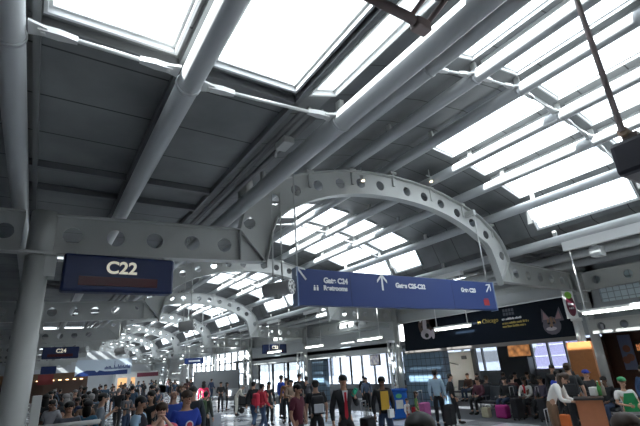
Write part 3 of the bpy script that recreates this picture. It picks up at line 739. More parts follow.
# ------------------------------------------------------------------ kiosk at lower right
kx, ky = 9.25, 5.05
kp = ray(588, 397)*8.6/424
e = empty('kiosk_counter', (kp.x, kp.y, 0), rz=-math.atan2(kp.x, kp.y), label='reddish wooden coffee counter with dark top at lower right', cat='counter')
MB().box((-.24, 0, 0), (.24, .40, 1.08)).build('front', mat('counter_wood', (.30, .10, .035), .45, noise=.2, scale=8), e); MB().box((-.27, -.03, 1.08), (.27, .43, 1.12)).build('worktop', blackm, e)
kp = ray(641, 412)*7.6/424
e = empty('till_counter', (kp.x, kp.y, 0), rz=-math.atan2(kp.x, kp.y)+.15, label='mustard fronted serving counter in front of the barista', cat='counter')
MB().box((-.38, -.1, 0), (.9, .35, .86)).build('front', mat('mustard', (.50, .30, .09), .5), e); MB().box((-.42, -.14, .86), (.95, .38, .90)).build('worktop', darkm, e)
def vplane(u0, u1, v0, v1, X_, name, m_, label, cat, th=.12, **k):
    a, b = ray(u0, v0), ray(u1, v0); ya, yb = a.y*X_/a.x, b.y*X_/b.x; y0, y1 = min(ya, yb), max(ya, yb)
    zt_ = ray((u0+u1)/2, v0); zt_ = zt_.z*X_/zt_.x + EYE; zb_ = ray((u0+u1)/2, v1); zb_ = zb_.z*X_/zb_.x + EYE
    e = empty(name, ((X_, (y0+y1)/2, max(zb_, 0))), label=label, cat=cat)
    MB().box((0, y0-(y0+y1)/2, 0), (th, y1-(y0+y1)/2, zt_-max(zb_, 0))).build('panel', m_, e, .01)
    return e, y1-y0, zt_-max(zb_, 0)
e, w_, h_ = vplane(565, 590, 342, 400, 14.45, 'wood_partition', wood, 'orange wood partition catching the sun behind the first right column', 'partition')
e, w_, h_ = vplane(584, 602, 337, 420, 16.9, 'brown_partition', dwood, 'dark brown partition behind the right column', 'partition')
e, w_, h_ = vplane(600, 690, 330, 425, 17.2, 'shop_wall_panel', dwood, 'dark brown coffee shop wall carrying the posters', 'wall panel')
def poster(u0, u1, v0, v1, X_, label):
    e, w_, h_ = vplane(u0, u1, v0, v1, X_, 'poster', mat('poster_blue', (.16, .17, .27), .5), label, 'poster', .03)
    q = MB()
    for dy, dz, r1, r2 in ((-.1, .35, .22, .14), (.15, .28, .16, .12), (0, .6, .12, .18)):
        q.tube([(-.012, dy*w_*1.5, dz*h_), (0.0, dy*w_*1.5, dz*h_)], min(r1, w_*.3), 12)
    q.build('food_print', mat('food_brown', (.25, .10, .06), .5), e)
poster(616, 629, 335, 370, 17.0, 'tall bluish food poster on the brown shop wall')
e, w_, h_ = vplane(633, 650, 341, 352, 17.0, 'menu_sign', mat('menu_dark', (.03, .02, .02), .5), 'small dark menu sign with orange marks at the right edge', 'sign', .05)
marks(e, mat('orange_letter', (.8, .3, .12), .5, emit=.3), (-.01, w_*.4, h_*.62), -math.pi/2, w_*.7, .13, 8); marks(e, MATS['orange_letter'], (-.01, w_*.4, h_*.3), -math.pi/2, w_*.7, .11, 9)

# waiting area furniture
e, w_, h_ = vplane(438, 471, 352, 397, 20.5, 'display_board', mat('board_grey', (.62, .62, .60), .5), 'large grey display board standing in the waiting area', 'board', .1)
MB().box((-.04, -w_/2-.25, 0), (.14, -w_/2, h_+.15)).build('frame', mullm, e); MB().box((-.04, w_/2, 0), (.14, w_/2+.1, h_+.1)).build('frame', mullm, e)
MB().tube([(-.03, -w_*.1, h_*.7), (-.03, w_*.35, h_*.8)], .03, 8).box((-.02, -w_*.35, h_*.82), (0, -w_*.2, h_*.9)).build('marking', mullm, e)
def tv(u, v, X_, w_, h_, label, warm):
    r_ = ray(u, v); p = r_*(X_/r_.x)
    e = empty('television', (p.x, p.y, p.z+EYE), rz=math.radians(-8), label=label, cat='television')
    cas = MB().box((-.04, -w_/2, -h_/2), (.06, w_/2, h_/2)).build('casing', blackm, e, .01)
    sm = bpy.data.materials.new('tv_picture'); sm.use_nodes = True; nt = sm.node_tree; b_ = nt.nodes['Principled BSDF']
    n = nt.nodes.new('ShaderNodeTexVoronoi'); n.inputs['Scale'].default_value = 5; cr = nt.nodes.new('ShaderNodeValToRGB')
    tc = nt.nodes.new('ShaderNodeTexCoord'); nt.links.new(tc.outputs['Object'], n.inputs['Vector'])
    cols = ((.05, .02, .01), (.5, .22, .08)) if warm else ((.03, .04, .12), (.35, .35, .30))
    cr.color_ramp.elements[0].color = (*cols[1], 1); cr.color_ramp.elements[1].color = (*cols[0], 1)
    nt.links.new(n.outputs['Distance'], cr.inputs[0]); nt.links.new(cr.outputs[0], b_.inputs['Emission Color']); b_.inputs['Emission Strength'].default_value = .8
    b_.inputs['Base Color'].default_value = (.01, .01, .01, 1)
    MB().box((-.048, -w_/2+.05, -h_/2+.05), (-.04, w_/2-.05, h_/2-.05)).build('screen', sm, cas)
    MB().tube([(.1, 0, 0), (.1, 0, .10*U+EYE-e.location.z)], .03, 8).build('mount', darkm, e)
tv(519, 348.5, 17.5, 1.25, .72, 'hanging television with an orange-brown picture below the banner', True)
tv(375, 360, 17.2, 1.1, .62, 'hanging television in the opening behind the second strip light', False)

for i, (x, y) in enumerate(((18.6, 18.4), (18.6, 14.2))):  # added fill lamps that brighten the display board and the dark waiting area
    e = empty('added_fill_lamp', (x, y, .10*U+EYE), label='round ceiling lamp in the dark waiting area, %s' % ('nearer to the display board' if i == 0 else 'above the middle seats'), cat='lamp')
    MB().tube([(0, 0, -.08), (0, 0, 0)], .22, 18).build('housing', whitem, e); MB().tube([(0, 0, -.095), (0, 0, -.08)], .19, 18).build('diffuser', mat('fill_diffuser', (1, .97, .9), .5, emit=4), e)
    ld = bpy.data.lights.new('fill_light', 'AREA'); ld.shape = 'DISK'; ld.size = .36; ld.energy = 32 if i == 0 else 20; ld.color = (1, .95, .88)
    lo = bpy.data.objects.new('fill_light', ld); C.objects.link(lo); lo.parent = e; lo.location = (0, 0, -.11)

# seats
seatm = mat('dark_vinyl', (.025, .03, .04), .45); legm = mat('chrome_leg', (.4, .4, .42), .3, 1)
def make_bench():
    e = empty('bench_seat', (0, 0, 0)); 
    for k in range(3):
        y = (k-1)*.6; MB().box((-.25, y-.27, .38), (.25, y+.27, .46)).build('seat', seatm, e, .03)
        MB().add([(.20,y-.27,.46),(.28,y-.27,.46),(.28,y+.27,.46),(.20,y+.27,.46),(.34,y-.27,.95),(.40,y-.27,.95),(.40,y+.27,.95),(.34,y+.27,.95)], [(0,3,2,1),(4,5,6,7),(0,1,5,4),(1,2,6,5),(2,3,7,6),(3,0,4,7)]).build('backrest', seatm, e, .02)
    for s in (-1, 1): MB().box((-.22, s*.6-.02, 0), (.25, s*.6+.02, .04)).box((-.02, s*.6-.02, .04), (.04, s*.6+.02, .38)).build('leg', legm, e)
    each(e, 'armrest', MB().box((-.22, -.02, .60), (.2, .02, .64)).box((-.02, -.015, .4), (.02, .015, .6)), legm, [(0, (k-1.5)*.6, 0) for k in range(4)])
    return e
bench0 = make_bench(); seats = []
bl = [(14.6, 9.2, 0), (14.6, 11.2, 0), (15.9, 9.6, math.pi), (15.9, 11.7, math.pi), (18.2, 10.2, 0), (18.2, 12.6, 0), (19.6, 11.2, math.pi), (18.5, 15.5, 0), (19.3, 20.5, 0), (13.9, 7.4, 0)]
for i, (x, y, rz) in enumerate(bl):
    o = bench0 if i == 0 else copy_tree(bench0); o.location = (x, y, 0); o.rotation_euler = (0, 0, rz)
    tag(o, 'row of three dark vinyl waiting seats, %s' % ['front row, left of the woman in white', 'front row, near the tiled pier', 'behind the front row, right part', 'behind the front row, left part', 'middle row under the television', 'middle row before the display board', 'row facing away before the windows', 'beside the tiled pier', 'in the opening behind the man with yellow shirt', 'nearest to the kiosk'][i], 'bench', 'waiting area seats')

# ------------------------------------------------------------------ people
def skin_mesh(nodes, edges, root, sub=1):
    me = bpy.data.meshes.new('tmp'); me.from_pydata([n[0] for n in nodes], edges, [])
    o = bpy.data.objects.new('tmp', me); C.objects.link(o)
    sk = o.modifiers.new('s', 'SKIN'); sk.use_smooth_shade = True
    for i, n in enumerate(nodes):
        d = me.skin_vertices[0].data[i]; r = n[1]; d.radius = r if isinstance(r, tuple) else (r, r); d.use_root = (i == root)
    if sub: m_ = o.modifiers.new('u', 'SUBSURF'); m_.levels = sub; m_.render_levels = sub
    dg = bpy.context.evaluated_depsgraph_get(); dg.update()
    r = bpy.data.meshes.new_from_object(o.evaluated_get(dg)); bpy.data.objects.remove(o); bpy.data.meshes.remove(me)
    return r
def absorb(mb, me, mi=0):
    mb.add([v.co[:] for v in me.vertices], [tuple(p.vertices) for p in me.polygons], mi, True); bpy.data.meshes.remove(me)

def pose(kind):
    J = dict(pel=(0, 0, .96), sp=(0, .01, 1.12), ch=(0, .01, 1.30), nk=(0, .02, 1.46), hb=(0, -.005, 1.555), hd=(0, -.02, 1.635), ct=(0, -.005, 1.69))
    for s, n in ((1, 'l'), (-1, 'r')):
        J['sh'+n] = (s*.175, .015, 1.415); J['el'+n] = (s*.25, .04, 1.13); J['wr'+n] = (s*.25, -.06, .90)
        J['hp'+n] = (s*.09, 0, .92); J['kn'+n] = (s*.105, -.02, .50); J['an'+n] = (s*.11, .02, .09)
    if kind == 'walk':
        J['knl'] = (.09, -.17, .53); J['anl'] = (.09, -.24, .09); J['knr'] = (-.09, .02, .50); J['anr'] = (-.09, .30, .17)
        J['ell'] = (.24, .12, 1.15); J['wrl'] = (.24, .12, .90); J['elr'] = (-.24, .0, 1.14); J['wrr'] = (-.22, -.20, .98)
    if kind == 'phone':
        J['ell'] = (.25, -.04, 1.17); J['wrl'] = (.17, -.24, 1.34)
    if kind == 'both':
        for s, n in ((1, 'l'), (-1, 'r')): J['el'+n] = (s*.24, -.03, 1.15); J['wr'+n] = (s*.12, -.26, 1.12)
    if kind == 'drink':
        for s, n in ((1, 'l'), (-1, 'r')): J['el'+n] = (s*.24, -.20, 1.30); J['wr'+n] = (s*.065, -.17, 1.50)
    if kind == 'hip':
        J['ell'] = (.36, .06, 1.20); J['wrl'] = (.22, -.06, 1.02)
    if kind == 'pull':
        J['ell'] = (.26, .12, 1.15); J['wrl'] = (.30, .26, .92); J['knl'] = (.09, -.12, .52); J['anl'] = (.09, -.16, .09); J['anr'] = (-.1, .2, .12)
    if kind == 'lean':
        for k, (y, z) in dict(sp=(-.05, 1.12), ch=(-.16, 1.26), nk=(-.27, 1.37), hb=(-.335, 1.43), hd=(-.385, 1.48), ct=(-.41, 1.54)).items(): J[k] = (0, y, z)
        for s, n in ((1, 'l'), (-1, 'r')): J['sh'+n] = (s*.175, -.23, 1.34); J['el'+n] = (s*.25, -.28, 1.06); J['wr'+n] = (s*.14, -.46, 1.02)
    if kind == 'sit':
        for k in ('pel', 'sp', 'ch', 'nk', 'hb', 'hd', 'ct', 'shl', 'shr'): J[k] = (J[k][0], J[k][1]+.0, J[k][2]-.42)
        for s, n in ((1, 'l'), (-1, 'r')):
            J['hp'+n] = (s*.09, -.04, .53); J['kn'+n] = (s*.12, -.46, .53); J['an'+n] = (s*.12, -.44, .09)
            J['el'+n] = (s*.25, -.06, .72); J['wr'+n] = (s*.12, -.28, .66)
    return {k: Vector(v) for k, v in J.items()}
CACHE = {}
def figure(kind, female=False, sleeve='long', hair='short', skirt=False):
    key = (kind, female, sleeve, hair, skirt)
    if key in CACHE: return CACHE[key]
    J = pose(kind); out = {}; f = .90 if female else 1.0
    def build(names, edges, rad, root):
        idx = {n: i for i, n in enumerate(names)}
        return skin_mesh([(tuple(J[n]), rad[n]) for n in names], [(idx[a], idx[b]) for a, b in edges], idx[root])
    for n in 'lr':
        s = 1 if n == 'l' else -1
        d = (J['wr'+n]-J['el'+n]).normalized(); J['ha'+n] = J['wr'+n] + d*.085
        J['to'+n] = J['an'+n] + Vector((0, -.17, -.045)); J['he'+n] = J['an'+n] + Vector((0, .04, -.04))
    # body: one continuous skin
    R = dict(pel=.088, sp=.09, ch=(.12, .10), nk=.052*f, hb=.058*f, hd=(.082, .090), ct=(.070, .078))
    for n in 'lr': R.update({'sh'+n: .052*f, 'el'+n: .038*f, 'wr'+n: .026*f, 'ha'+n: (.018, .038), 'hp'+n: .066, 'kn'+n: .050, 'an'+n: .036})
    E_ = [('pel', 'sp'), ('sp', 'ch'), ('ch', 'nk'), ('nk', 'hb'), ('hb', 'hd'), ('hd', 'ct')]
    for n in 'lr': E_ += [('ch', 'sh'+n), ('sh'+n, 'el'+n), ('el'+n, 'wr'+n), ('wr'+n, 'ha'+n), ('pel', 'hp'+n), ('hp'+n, 'kn'+n), ('kn'+n, 'an'+n)]
    mb = MB(); absorb(mb, build(list(R), E_, R, 'pel'))
    # fingers
    for n in 'lr':
        s = 1 if n == 'l' else -1
        d = (J['ha'+n]-J['wr'+n]).normalized(); side = d.cross(Vector((s, 0, 0)))
        if side.length < .1: side = d.cross(Vector((0, 0, 1)))
        side.normalize(); curl = d.cross(side).normalized()
        curl = curl if curl.x*s < 0 else -curl
        for k, ln in enumerate((.062, .075, .070, .055)):
            b0 = J['ha'+n] - d*.012 + side*(k-1.5)*.019; p1 = b0 + d*ln*.55; p2 = p1 + (d*.6+curl*.6)*ln*.5; 
            mb.tube([b0, p1, p2, p2+(d*.1+curl)*.012], [.010, .009, .008, .005], 6)
        t0 = J['wr'+n] + d*.025 + side*-.02; mb.tube([t0, t0 - side*.035 + d*.03, t0 - side*.045 + d*.065 + curl*.01], [.013, .011, .007], 6)
    hd = J['hd']; tilt = Matrix.Rotation(math.radians(35 if kind == 'lean' else 0), 3, 'X')
    def H(x, y, z): return hd + tilt @ Vector((x, y, z))
    mb.ell(H(0, -.098, -.015), (.014, .020, .024), 8, 6)
    for s in (-1, 1): mb.ell(H(s*.083, .01, -.005), (.012, .022, .032), 8, 6)
    mb.ell(H(0, -.055, -.07), (.045, .035, .030), 10, 6)
    for s in (-1, 1): mb.ell(H(s*.033, -.083, .012), (.013, .008, .008), 8, 6, 1); mb.ell(H(s*.034, -.087, .034), (.020, .006, .005), 8, 4, 2)
    mb.ell(H(0, -.088, -.056), (.022, .006, .006), 8, 4, 3)
    out['body'] = mb.mesh('body', [None]*4)
    # shirt
    g = .018
    Rs = dict(pel=(.135, .115) if not female else (.12, .105), sp=(.13*f, .115*f), ch=(.145*f, .125*f), nk2=.07)
    J['nk2'] = J['ch'].lerp(J['nk'], .72)
    J['hem'] = J['pel'] + (J['pel']-J['sp'])*.35; Rs['hem'] = Rs['pel']; Es = [('hem', 'pel'), ('pel', 'sp'), ('sp', 'ch'), ('ch', 'nk2')]
    for n in 'lr':
        J['sl'+n] = J['sh'+n].lerp(J['el'+n], .75); J['cf'+n] = J['el'+n].lerp(J['wr'+n], .93)
        Rs['sh'+n] = .078*f; Es.append(('ch', 'sh'+n))
        if sleeve == 'long': Rs['el'+n] = .056*f; Rs['cf'+n] = .040*f; Es += [('sh'+n, 'el'+n), ('el'+n, 'cf'+n)]
        else: Rs['sl'+n] = .062*f; Es += [('sh'+n, 'sl'+n)]
    mb = MB(); absorb(mb, build(list(Rs), Es, Rs, 'ch')); out['shirt'] = mb.mesh('shirt', [None])
    # trousers / skirt
    J['bel'] = J['pel'].lerp(J['sp'], .6); Rt = dict(pel=(.128, .112), bel=(.112, .100)); Et = [('pel', 'bel')]
    for n in 'lr':
        J['cuff'+n] = J['kn'+n].lerp(J['an'+n], .90)
        Rt.update({'hp'+n: .104, 'kn'+n: .074, 'cuff'+n: .060}); Et += [('pel', 'hp'+n), ('hp'+n, 'kn'+n), ('kn'+n, 'cuff'+n)]
    mb = MB(); absorb(mb, build(list(Rt), Et, Rt, 'pel')); out['trousers'] = mb.mesh('trousers', [None])
    for n in 'lr':
        mb = MB(); a = J['an'+n]
        mb.ell(a+Vector((0, -.075, -.042)), (.048, .135, .045), 12, 8); mb.ell(a+Vector((0, .01, -.01)), (.042, .052, .055), 10, 6)
        out['shoe'+n] = mb.mesh('shoe', [None])
    mb = MB()
    if hair == 'short': mb.ell(H(0, .018, .040), (.092, .100, .078), 14, 10); mb.ell(H(0, .055, -.01), (.078, .055, .06), 12, 8)
    if hair == 'bald': mb.ell(H(0, .050, -.015), (.086, .060, .035), 14, 8)
    if hair == 'long': mb.ell(H(0, .020, .038), (.098, .104, .085), 14, 10); mb.ell(H(0, .062, -.10), (.098, .058, .16), 12, 8)
    if hair == 'bun': mb.ell(H(0, .018, .040), (.092, .100, .078), 14, 10); mb.ell(H(0, .11, .06), (.045, .045, .045), 10, 8)
    if hair == 'cap':
        mb.ell(H(0, .012, .045), (.096, .104, .070), 14, 10); mb.ell(H(0, -.11, .030), (.062, .065, .010), 12, 6)
    out['hair'] = mb.mesh('hair', [None])
    CACHE[key] = (out, J); return CACHE[key]
SK = [mat('skin_%d' % i, c, .5) for i, c in enumerate(((.55, .32, .22), (.42, .23, .15), (.16, .08, .05), (.62, .38, .28)))]
eyem = mat('eye_dark', (.02, .015, .012), .3); lipm = mat('lip', (.35, .13, .11), .5)
HC = dict(black=(.010, .009, .008), brown=(.045, .025, .015), grey=(.25, .24, .23), blond=(.35, .22, .10), cap=(.02, .25, .08), blue=(.02, .04, .3))
hairm = {k: mat('hair_'+k, c, .6) for k, c in HC.items()}
CLO = {}
def cloth(c):
    if c not in CLO: CLO[c] = mat('cloth_%d' % len(CLO), c, .85, noise=.12, scale=9)
    return CLO[c]
def person(loc, rz, H_, kind, label, shirt, pants, hair='short', hcol='black', female=False, sleeve='long', skin=0, shoes=(.02, .02, .02), group=None, extra=None):
    parts, J = figure(kind, female, sleeve, hair)
    s = H_/1.75
    e = empty('person', loc, rz, label=label, cat='person', group=group); e.scale = (s, s, s)
    def add(pn, name, mats):
        o = bpy.data.objects.new(name, parts[pn]); C.objects.link(o); o.parent = e
        for i, m_ in enumerate(mats): o.material_slots[i].link = 'OBJECT'; o.material_slots[i].material = m_
        return o
    add('body', 'body', [SK[skin], eyem, hairm[hcol] if hcol in ('black', 'brown', 'blond', 'grey') else hairm['black'], lipm]); add('shirt', 'shirt', [cloth(shirt)]); add('trousers', 'trousers', [cloth(pants)])
    add('shoel', 'shoe', [cloth(shoes)]); add('shoer', 'shoe', [cloth(shoes)]); add('hair', 'cap' if hair == 'cap' else 'hair', [hairm[hcol]])
    if extra: extra(e, J)
    return e
def place(u, v, d, Hforce=None):
    r_ = ray(u, v)*d/424; H_ = EYE + r_.z
    return (r_.x, r_.y, 0), (Hforce or max(1.45, min(1.92, H_+.02)))
def face(loc, off=0):   # rz so that the figure (facing -Y at rz 0) looks at the camera, plus off degrees
    return math.atan2(loc[0], -loc[1]) + math.pi/1 - math.pi + math.radians(off) if False else -math.atan2(loc[0], loc[1]) + math.radians(off)
def P(u, v, d, off, kind, label, shirt, pants, **k):
    loc, H_ = place(u, v, d, k.pop('H', None))
    if kind == 'sit' : H_ = k.pop('Hs', 1.72)
    return person(loc, face(loc, off), H_, kind, label, shirt, pants, **k)
def SH(e): return [c for c in e.children if c.name.startswith('shirt')][0]
def logo_round(e, J):
    q = MB(); c = J['ch']; q.tube([(0, c.y-.142, c.z-.05), (0, c.y-.150, c.z-.05)], .062, 20); rl = q.build('round_logo', cloth((.7, .7, .75)), SH(e))
    q = MB(); q.tube([(0, c.y-.150, c.z-.05), (0, c.y-.154, c.z-.05)], .045, 20); q.build('logo_centre', cloth((.45, .05, .07)), SH(e))
def tie(e, J):
    c = J['ch']; MB().prism([(-.055, c.z+.16), (.055, c.z+.16), (.02, c.z-.08), (-.02, c.z-.08)], c.y-.152, c.y-.135).build('shirt_front', cloth((.75, .76, .78)), SH(e))
    MB().prism([(-.02, c.z+.13), (.02, c.z+.13), (.032, c.z-.30), (0, c.z-.35), (-.032, c.z-.30)], c.y-.165, c.y-.150).build('tie', cloth((.55, .02, .04)), SH(e))
def shirtfront(col):
    def f_(e, J):
        c = J['ch']; MB().prism([(-.09, c.z+.12), (.09, c.z+.12), (.10, c.z-.28), (-.10, c.z-.28)], c.y-.160, c.y-.130).build('shirt_front', cloth(col), SH(e))
    return f_
def vest(e, J):
    c = J['ch']; MB().ell((0, c.y, c.z-.08), (.185, .160, .27), 14, 10).build('vest', cloth((.02, .02, .03)), e)
def apron(e, J):
    c = J['ch']; q = MB(); q.prism([(-.10, c.z+.08), (.10, c.z+.08), (.17, c.z-.15), (.17, .45), (-.17, .45), (-.17, c.z-.15)], c.y-.20, c.y-.165); q.build('apron', cloth((.02, .28, .10)), e)
def backpack(loc, rz, H_, col, label, name='backpack', front=None):
    s = H_/1.75; e = empty(name, (loc[0], loc[1], 0), rz, label=label, cat='bag'); e.scale = (s, s, s); e.location.z = 0
    MB().box((-.16, .155, 1.02), (.16, .33, 1.44)).build('bag_body', cloth(col), e, .06)
    MB().box((-.12, .325, 1.06), (.12, .375, 1.26)).build('pocket', cloth(front or col), e, .02)
    for sg in (-1, 1): MB().tube([(sg*.11, .17, 1.42), (sg*.115, .05, 1.515), (sg*.115, -.10, 1.46), (sg*.12, -.165, 1.32), (sg*.14, -.12, 1.18), (sg*.16, .1, 1.08), (sg*.13, .17, 1.06)], .016, 6).build('strap', cloth(col), e)
    return e
def suitcase(u, v, d, rz, col, label, h=.60, w_=.38, loc=None):
    if loc is None:
        r_ = ray(u, v)*d/424; loc = (r_.x, r_.y, 0)
    e = empty('suitcase', loc, rz, label=label, cat='suitcase')
    shl = MB().box((-w_/2, -.12, .06), (w_/2, .12, .06+h)).build('shell', cloth(col), e, .035)
    q = MB(); 
    for s in (-1, 1): q.tube([(s*w_*.28, .09, .06+h), (s*w_*.28, .09, h+.42)], .009, 6)
    q.tube([(-w_*.28, .09, h+.42), (w_*.28, .09, h+.42)], .013, 6); q.build('handle', legm, e)
    for sx_ in (-1, 1):
        for sy_ in (-1, 1): MB().tube([(sx_*w_*.38-.012, sy_*.08, .03), (sx_*w_*.38+.012, sy_*.08, .03)], .03, 10).build('wheel', blackm, shl)
    return e

BK = (.018, .019, .022); DN = (.03, .05, .10); GY = (.22, .23, .25)
# foreground and middle people
pw = P(162, 403.5, 6.2, 5, 'drink', 'person in a coral pink top drinking with both hands in the lower foreground', (.75, .16, .20), DN, hair='bun', hcol='brown', female=True, sleeve='short', skin=3)
P(187, 391, 7.0, 25, 'stand', 'man in a bright blue T-shirt with a round chest logo in the lower foreground', (.015, .045, .33), DN, sleeve='short', hcol='brown', skin=1, extra=logo_round)
P(174, 389, 9.0, 20, 'stand', 'balding man in a blue and white jacket behind the man in the blue T-shirt', (.03, .08, .40), DN, hair='bald', hcol='grey', skin=0)
P(193, 387, 9.6, 0, 'stand', 'dark-haired man standing just behind the blue T-shirt man', (.05, .06, .07), BK)
P(141, 397, 7.5, 70, 'both', 'man in a black vest over light blue sleeves looking down', (.35, .52, .68), BK, extra=vest, skin=1)
P(152, 391, 10.0, -30, 'stand', 'person in black between the vest man and the drinking person', BK, BK, hair='long', female=True)
gr = P(103, 393.5, 9.5, 95, 'phone', 'man in a grey shirt raising his hand, seen from the side', (.24, .27, .30), DN, sleeve='short', skin=0)
P(89, 401, 9.0, 150, 'stand', 'woman in a teal blue top with long dark hair, back turned', (.04, .14, .24), DN, hair='long', female=True)
P(70, 402, 8.2, 10, 'both', 'man in a dark plaid shirt at the left railing', (.09, .10, .12), BK, sleeve='short', skin=1)
P(297, 384.5, 9.3, 60, 'hip', 'young man in a maroon T-shirt with a hand at his hip', (.10, .015, .03), BK, sleeve='short', skin=1)
b_ = P(315, 380.5, 10.5, 190, 'stand', 'man in black seen from behind with a black and white backpack', BK, BK, sleeve='short')
backpack(b_.location, b_.rotation_euler[2], 1.7, (.03, .03, .035), 'black backpack with a pale white pocket worn by the man in black', front=(.6, .62, .66))
t_ = P(342.5, 375.5, 9.0, 10, 'phone', 'man in a black suit with a red tie holding something green to his face', BK, BK, extra=tie, skin=1)
J_ = figure('phone', False, 'long', 'short')[1]; sc = t_.scale[0]
e = empty('green_cup', t_.matrix_world @ Vector((0, 0, 0)), label='bright green item in the hand of the man with red tie', cat='cup')
e.location = t_.location + Matrix.Rotation(t_.rotation_euler[2], 3, 'Z') @ (J_['hal']*sc + Vector((0, -.02, .03))); e.rotation_euler = (.5, .3, 0)
MB().tube([(0, 0, -.07), (0, 0, .07)], [.035, .045], 12).build('cup_body', cloth((.05, .55, .32)), e); MB().tube([(0, 0, .07), (0, 0, .09)], .04, 12).build('cup_lid', cloth((.04, .40, .25)), e)
y_ = P(381, 377, 10.2, 15, 'pull', 'man in a black jacket with a yellow shirt pulling luggage by the blue bin', BK, DN, extra=shirtfront((.60, .36, .04)), skin=2)
suitcase(366, 400, 10.6, .4, BK, 'black suitcase beside the man with the yellow shirt', h=.75, w_=.45)
r_ = ray(389, 395)*9.9/424
e = empty('paper_bag', (r_.x, r_.y, .95), label='small white bag held by the man with the yellow shirt', cat='bag'); MB().box((-.07, -.04, -.1), (.07, .04, .08)).build('bag_body', cloth((.75, .75, .75)), e, .01); MB().tube([(-.04, 0, .08), (0, 0, .15), (.04, 0, .08)], .006, 6).build('handle', whitem, e)
P(434, 370, 14.1, 165, 'stand', 'man in a light blue shirt and dark trousers standing with his back turned', (.40, .55, .66), BK, skin=1)
P(449, 374, 14.4, 100, 'pull', 'person in black with luggage right of the man in the light blue shirt', BK, BK)
suitcase(449, 408, 13.6, .3, BK, 'black suitcase right of the man in the light blue shirt')
rp = P(262, 384, 14.5, 120, 'walk', 'person in a red jacket with a red backpack walking right of centre', (.45, .03, .05), DN, skin=1)
backpack(rp.location, rp.rotation_euler[2], rp.scale[0]*1.75, (.55, .03, .06), 'red backpack on the walking person in red')
P(253.5, 382, 16, 150, 'walk', 'person in black walking left of the red backpack', BK, (.05, .09, .16))
P(269, 382, 17, 30, 'stand', 'person in a dark coat right of the red backpack', BK, BK, hair='long', female=True)
P(281, 375.5, 19, 120, 'stand', 'person in a bright blue shirt near the glazed doors', (.02, .07, .45), (.06, .06, .07))
P(286, 378, 17.5, -20, 'stand', 'woman in a brown coat near the glazed doors', (.20, .10, .05), BK, hair='long', hcol='brown', female=True)
P(291, 380, 16.5, 20, 'both', 'person in a tan jacket behind the man in maroon', (.25, .18, .13), BK)
P(299, 374, 17.5, 20, 'phone', 'man in black raising a hand behind the man in maroon', BK, BK)
P(306, 377, 18.5, 200, 'stand', 'person in dark grey left of the far tiled pier', (.05, .05, .06), BK)
P(204, 381.5, 21, 180, 'stand', 'woman in a bright red coat seen from behind', (.62, .02, .08), BK, hair='long', female=True)
gp = P(206, 392, 13.0, 150, 'stand', 'person with a dark green backpack behind the blue T-shirt man', (.05, .06, .05), BK)
backpack(gp.location, gp.rotation_euler[2], 1.6, (.05, .09, .04), 'dark green backpack left of the grey suitcase')
suitcase(215.5, 410, 15.5, .3, (.35, .37, .40), 'pale grey suitcase on the shiny floor left of the cart')
P(221, 382, 24, 0, 'both', 'man in black standing by the grey board, left of the pair', BK, BK)
P(227, 382.5, 25, 90, 'stand', 'woman in black standing by the grey board, right of the pair', BK, BK, hair='long', female=True)
P(236.5, 383, 21.5, 95, 'lean', 'person in a cream suit bending toward the black cart', (.62, .60, .52), (.62, .60, .52), hcol='grey')
P(363, 376, 22, 180, 'stand', 'dark silhouette of a person in the window opening left of the television', BK, BK)
P(345, 377, 24, 90, 'stand', 'dark silhouette by the window left of the television', BK, BK)
P(398, 376, 23, 30, 'hip', 'dark silhouette standing against the bright window right of the television', BK, BK, H=1.78)
P(365.5, 378, 20, 0, 'stand', 'person in blue-grey top in the window opening', (.10, .14, .22), BK)
P(415.5, 394.5, 13.3, 90, 'stand', 'child in a green dress beside the tiled pier', (.10, .20, .06), (.07, .12, .05), hair='long', hcol='brown', female=True, H=1.15)
P(406.5, 400.5, 13.3, 60, 'stand', 'small child in a white top next to the child in green', (.65, .62, .62), (.25, .03, .05), hcol='brown', female=True, H=.95)
suitcase(424, 405, 13.6, .2, (.42, .10, .28), 'pink suitcase between the child in green and the man in light blue', h=.7)
# right side
ww = P(545, 376, 9.6, 75, 'lean', 'woman in a white sweater bending over luggage in the sun', (.80, .78, .74), (.20, .12, .07), hair='long', hcol='brown', female=True, H=1.75)
suitcase(549, 405, 8.9, .3, (.13, .07, .04), 'brown suitcase below the woman in the white sweater', h=.5, w_=.42)
e = empty('orange_bag', at(560.5, 398, 9.0), label='orange and black travel bag right of the brown suitcase', cat='bag'); e.location.z = 0
MB().box((-.06, -.1, 0.0), (.06, .1, .80)).build('bag_body', cloth((.65, .16, .04)), e, .03); MB().tube([(0, -.06, .8), (0, 0, .92), (0, .06, .8)], .012, 6).build('handle', blackm, e)
bp = P(566, 363.5, 10.6, 175, 'stand', 'tall man in dark clothes with a black backpack facing the kiosk', (.02, .024, .026), BK, sleeve='short', hcol='brown', skin=0)
backpack(bp.location, bp.rotation_euler[2], 1.8, (.02, .022, .025), 'black backpack on the tall man by the kiosk')
P(556, 371, 11.5, 150, 'both', 'person in a blue jacket with red trim left of the tall backpack man', (.02, .05, .42), BK, hair='short')
P(584.5, 370, 11.0, 40, 'both', 'person in a bright blue cap leaning at the wooden counter', BK, BK, hair='cap', hcol='blue')
P(551, 365, 13.5, 10, 'stand', 'dark-haired person behind the woman in white', BK, BK)
e = empty('napkin_stack', at(594, 390, 8.7), label='white cup and napkins on the dark counter top', cat='napkins'); e.location.z = 1.155
MB().box((-.09, -.06, 0), (.09, .06, .16)).build('napkin_box', cloth((.75, .74, .7)), e, .01); MB().tube([(.15, 0, 0), (.15, 0, .12)], [.03, .04], 12).build('cup', whitem, e)
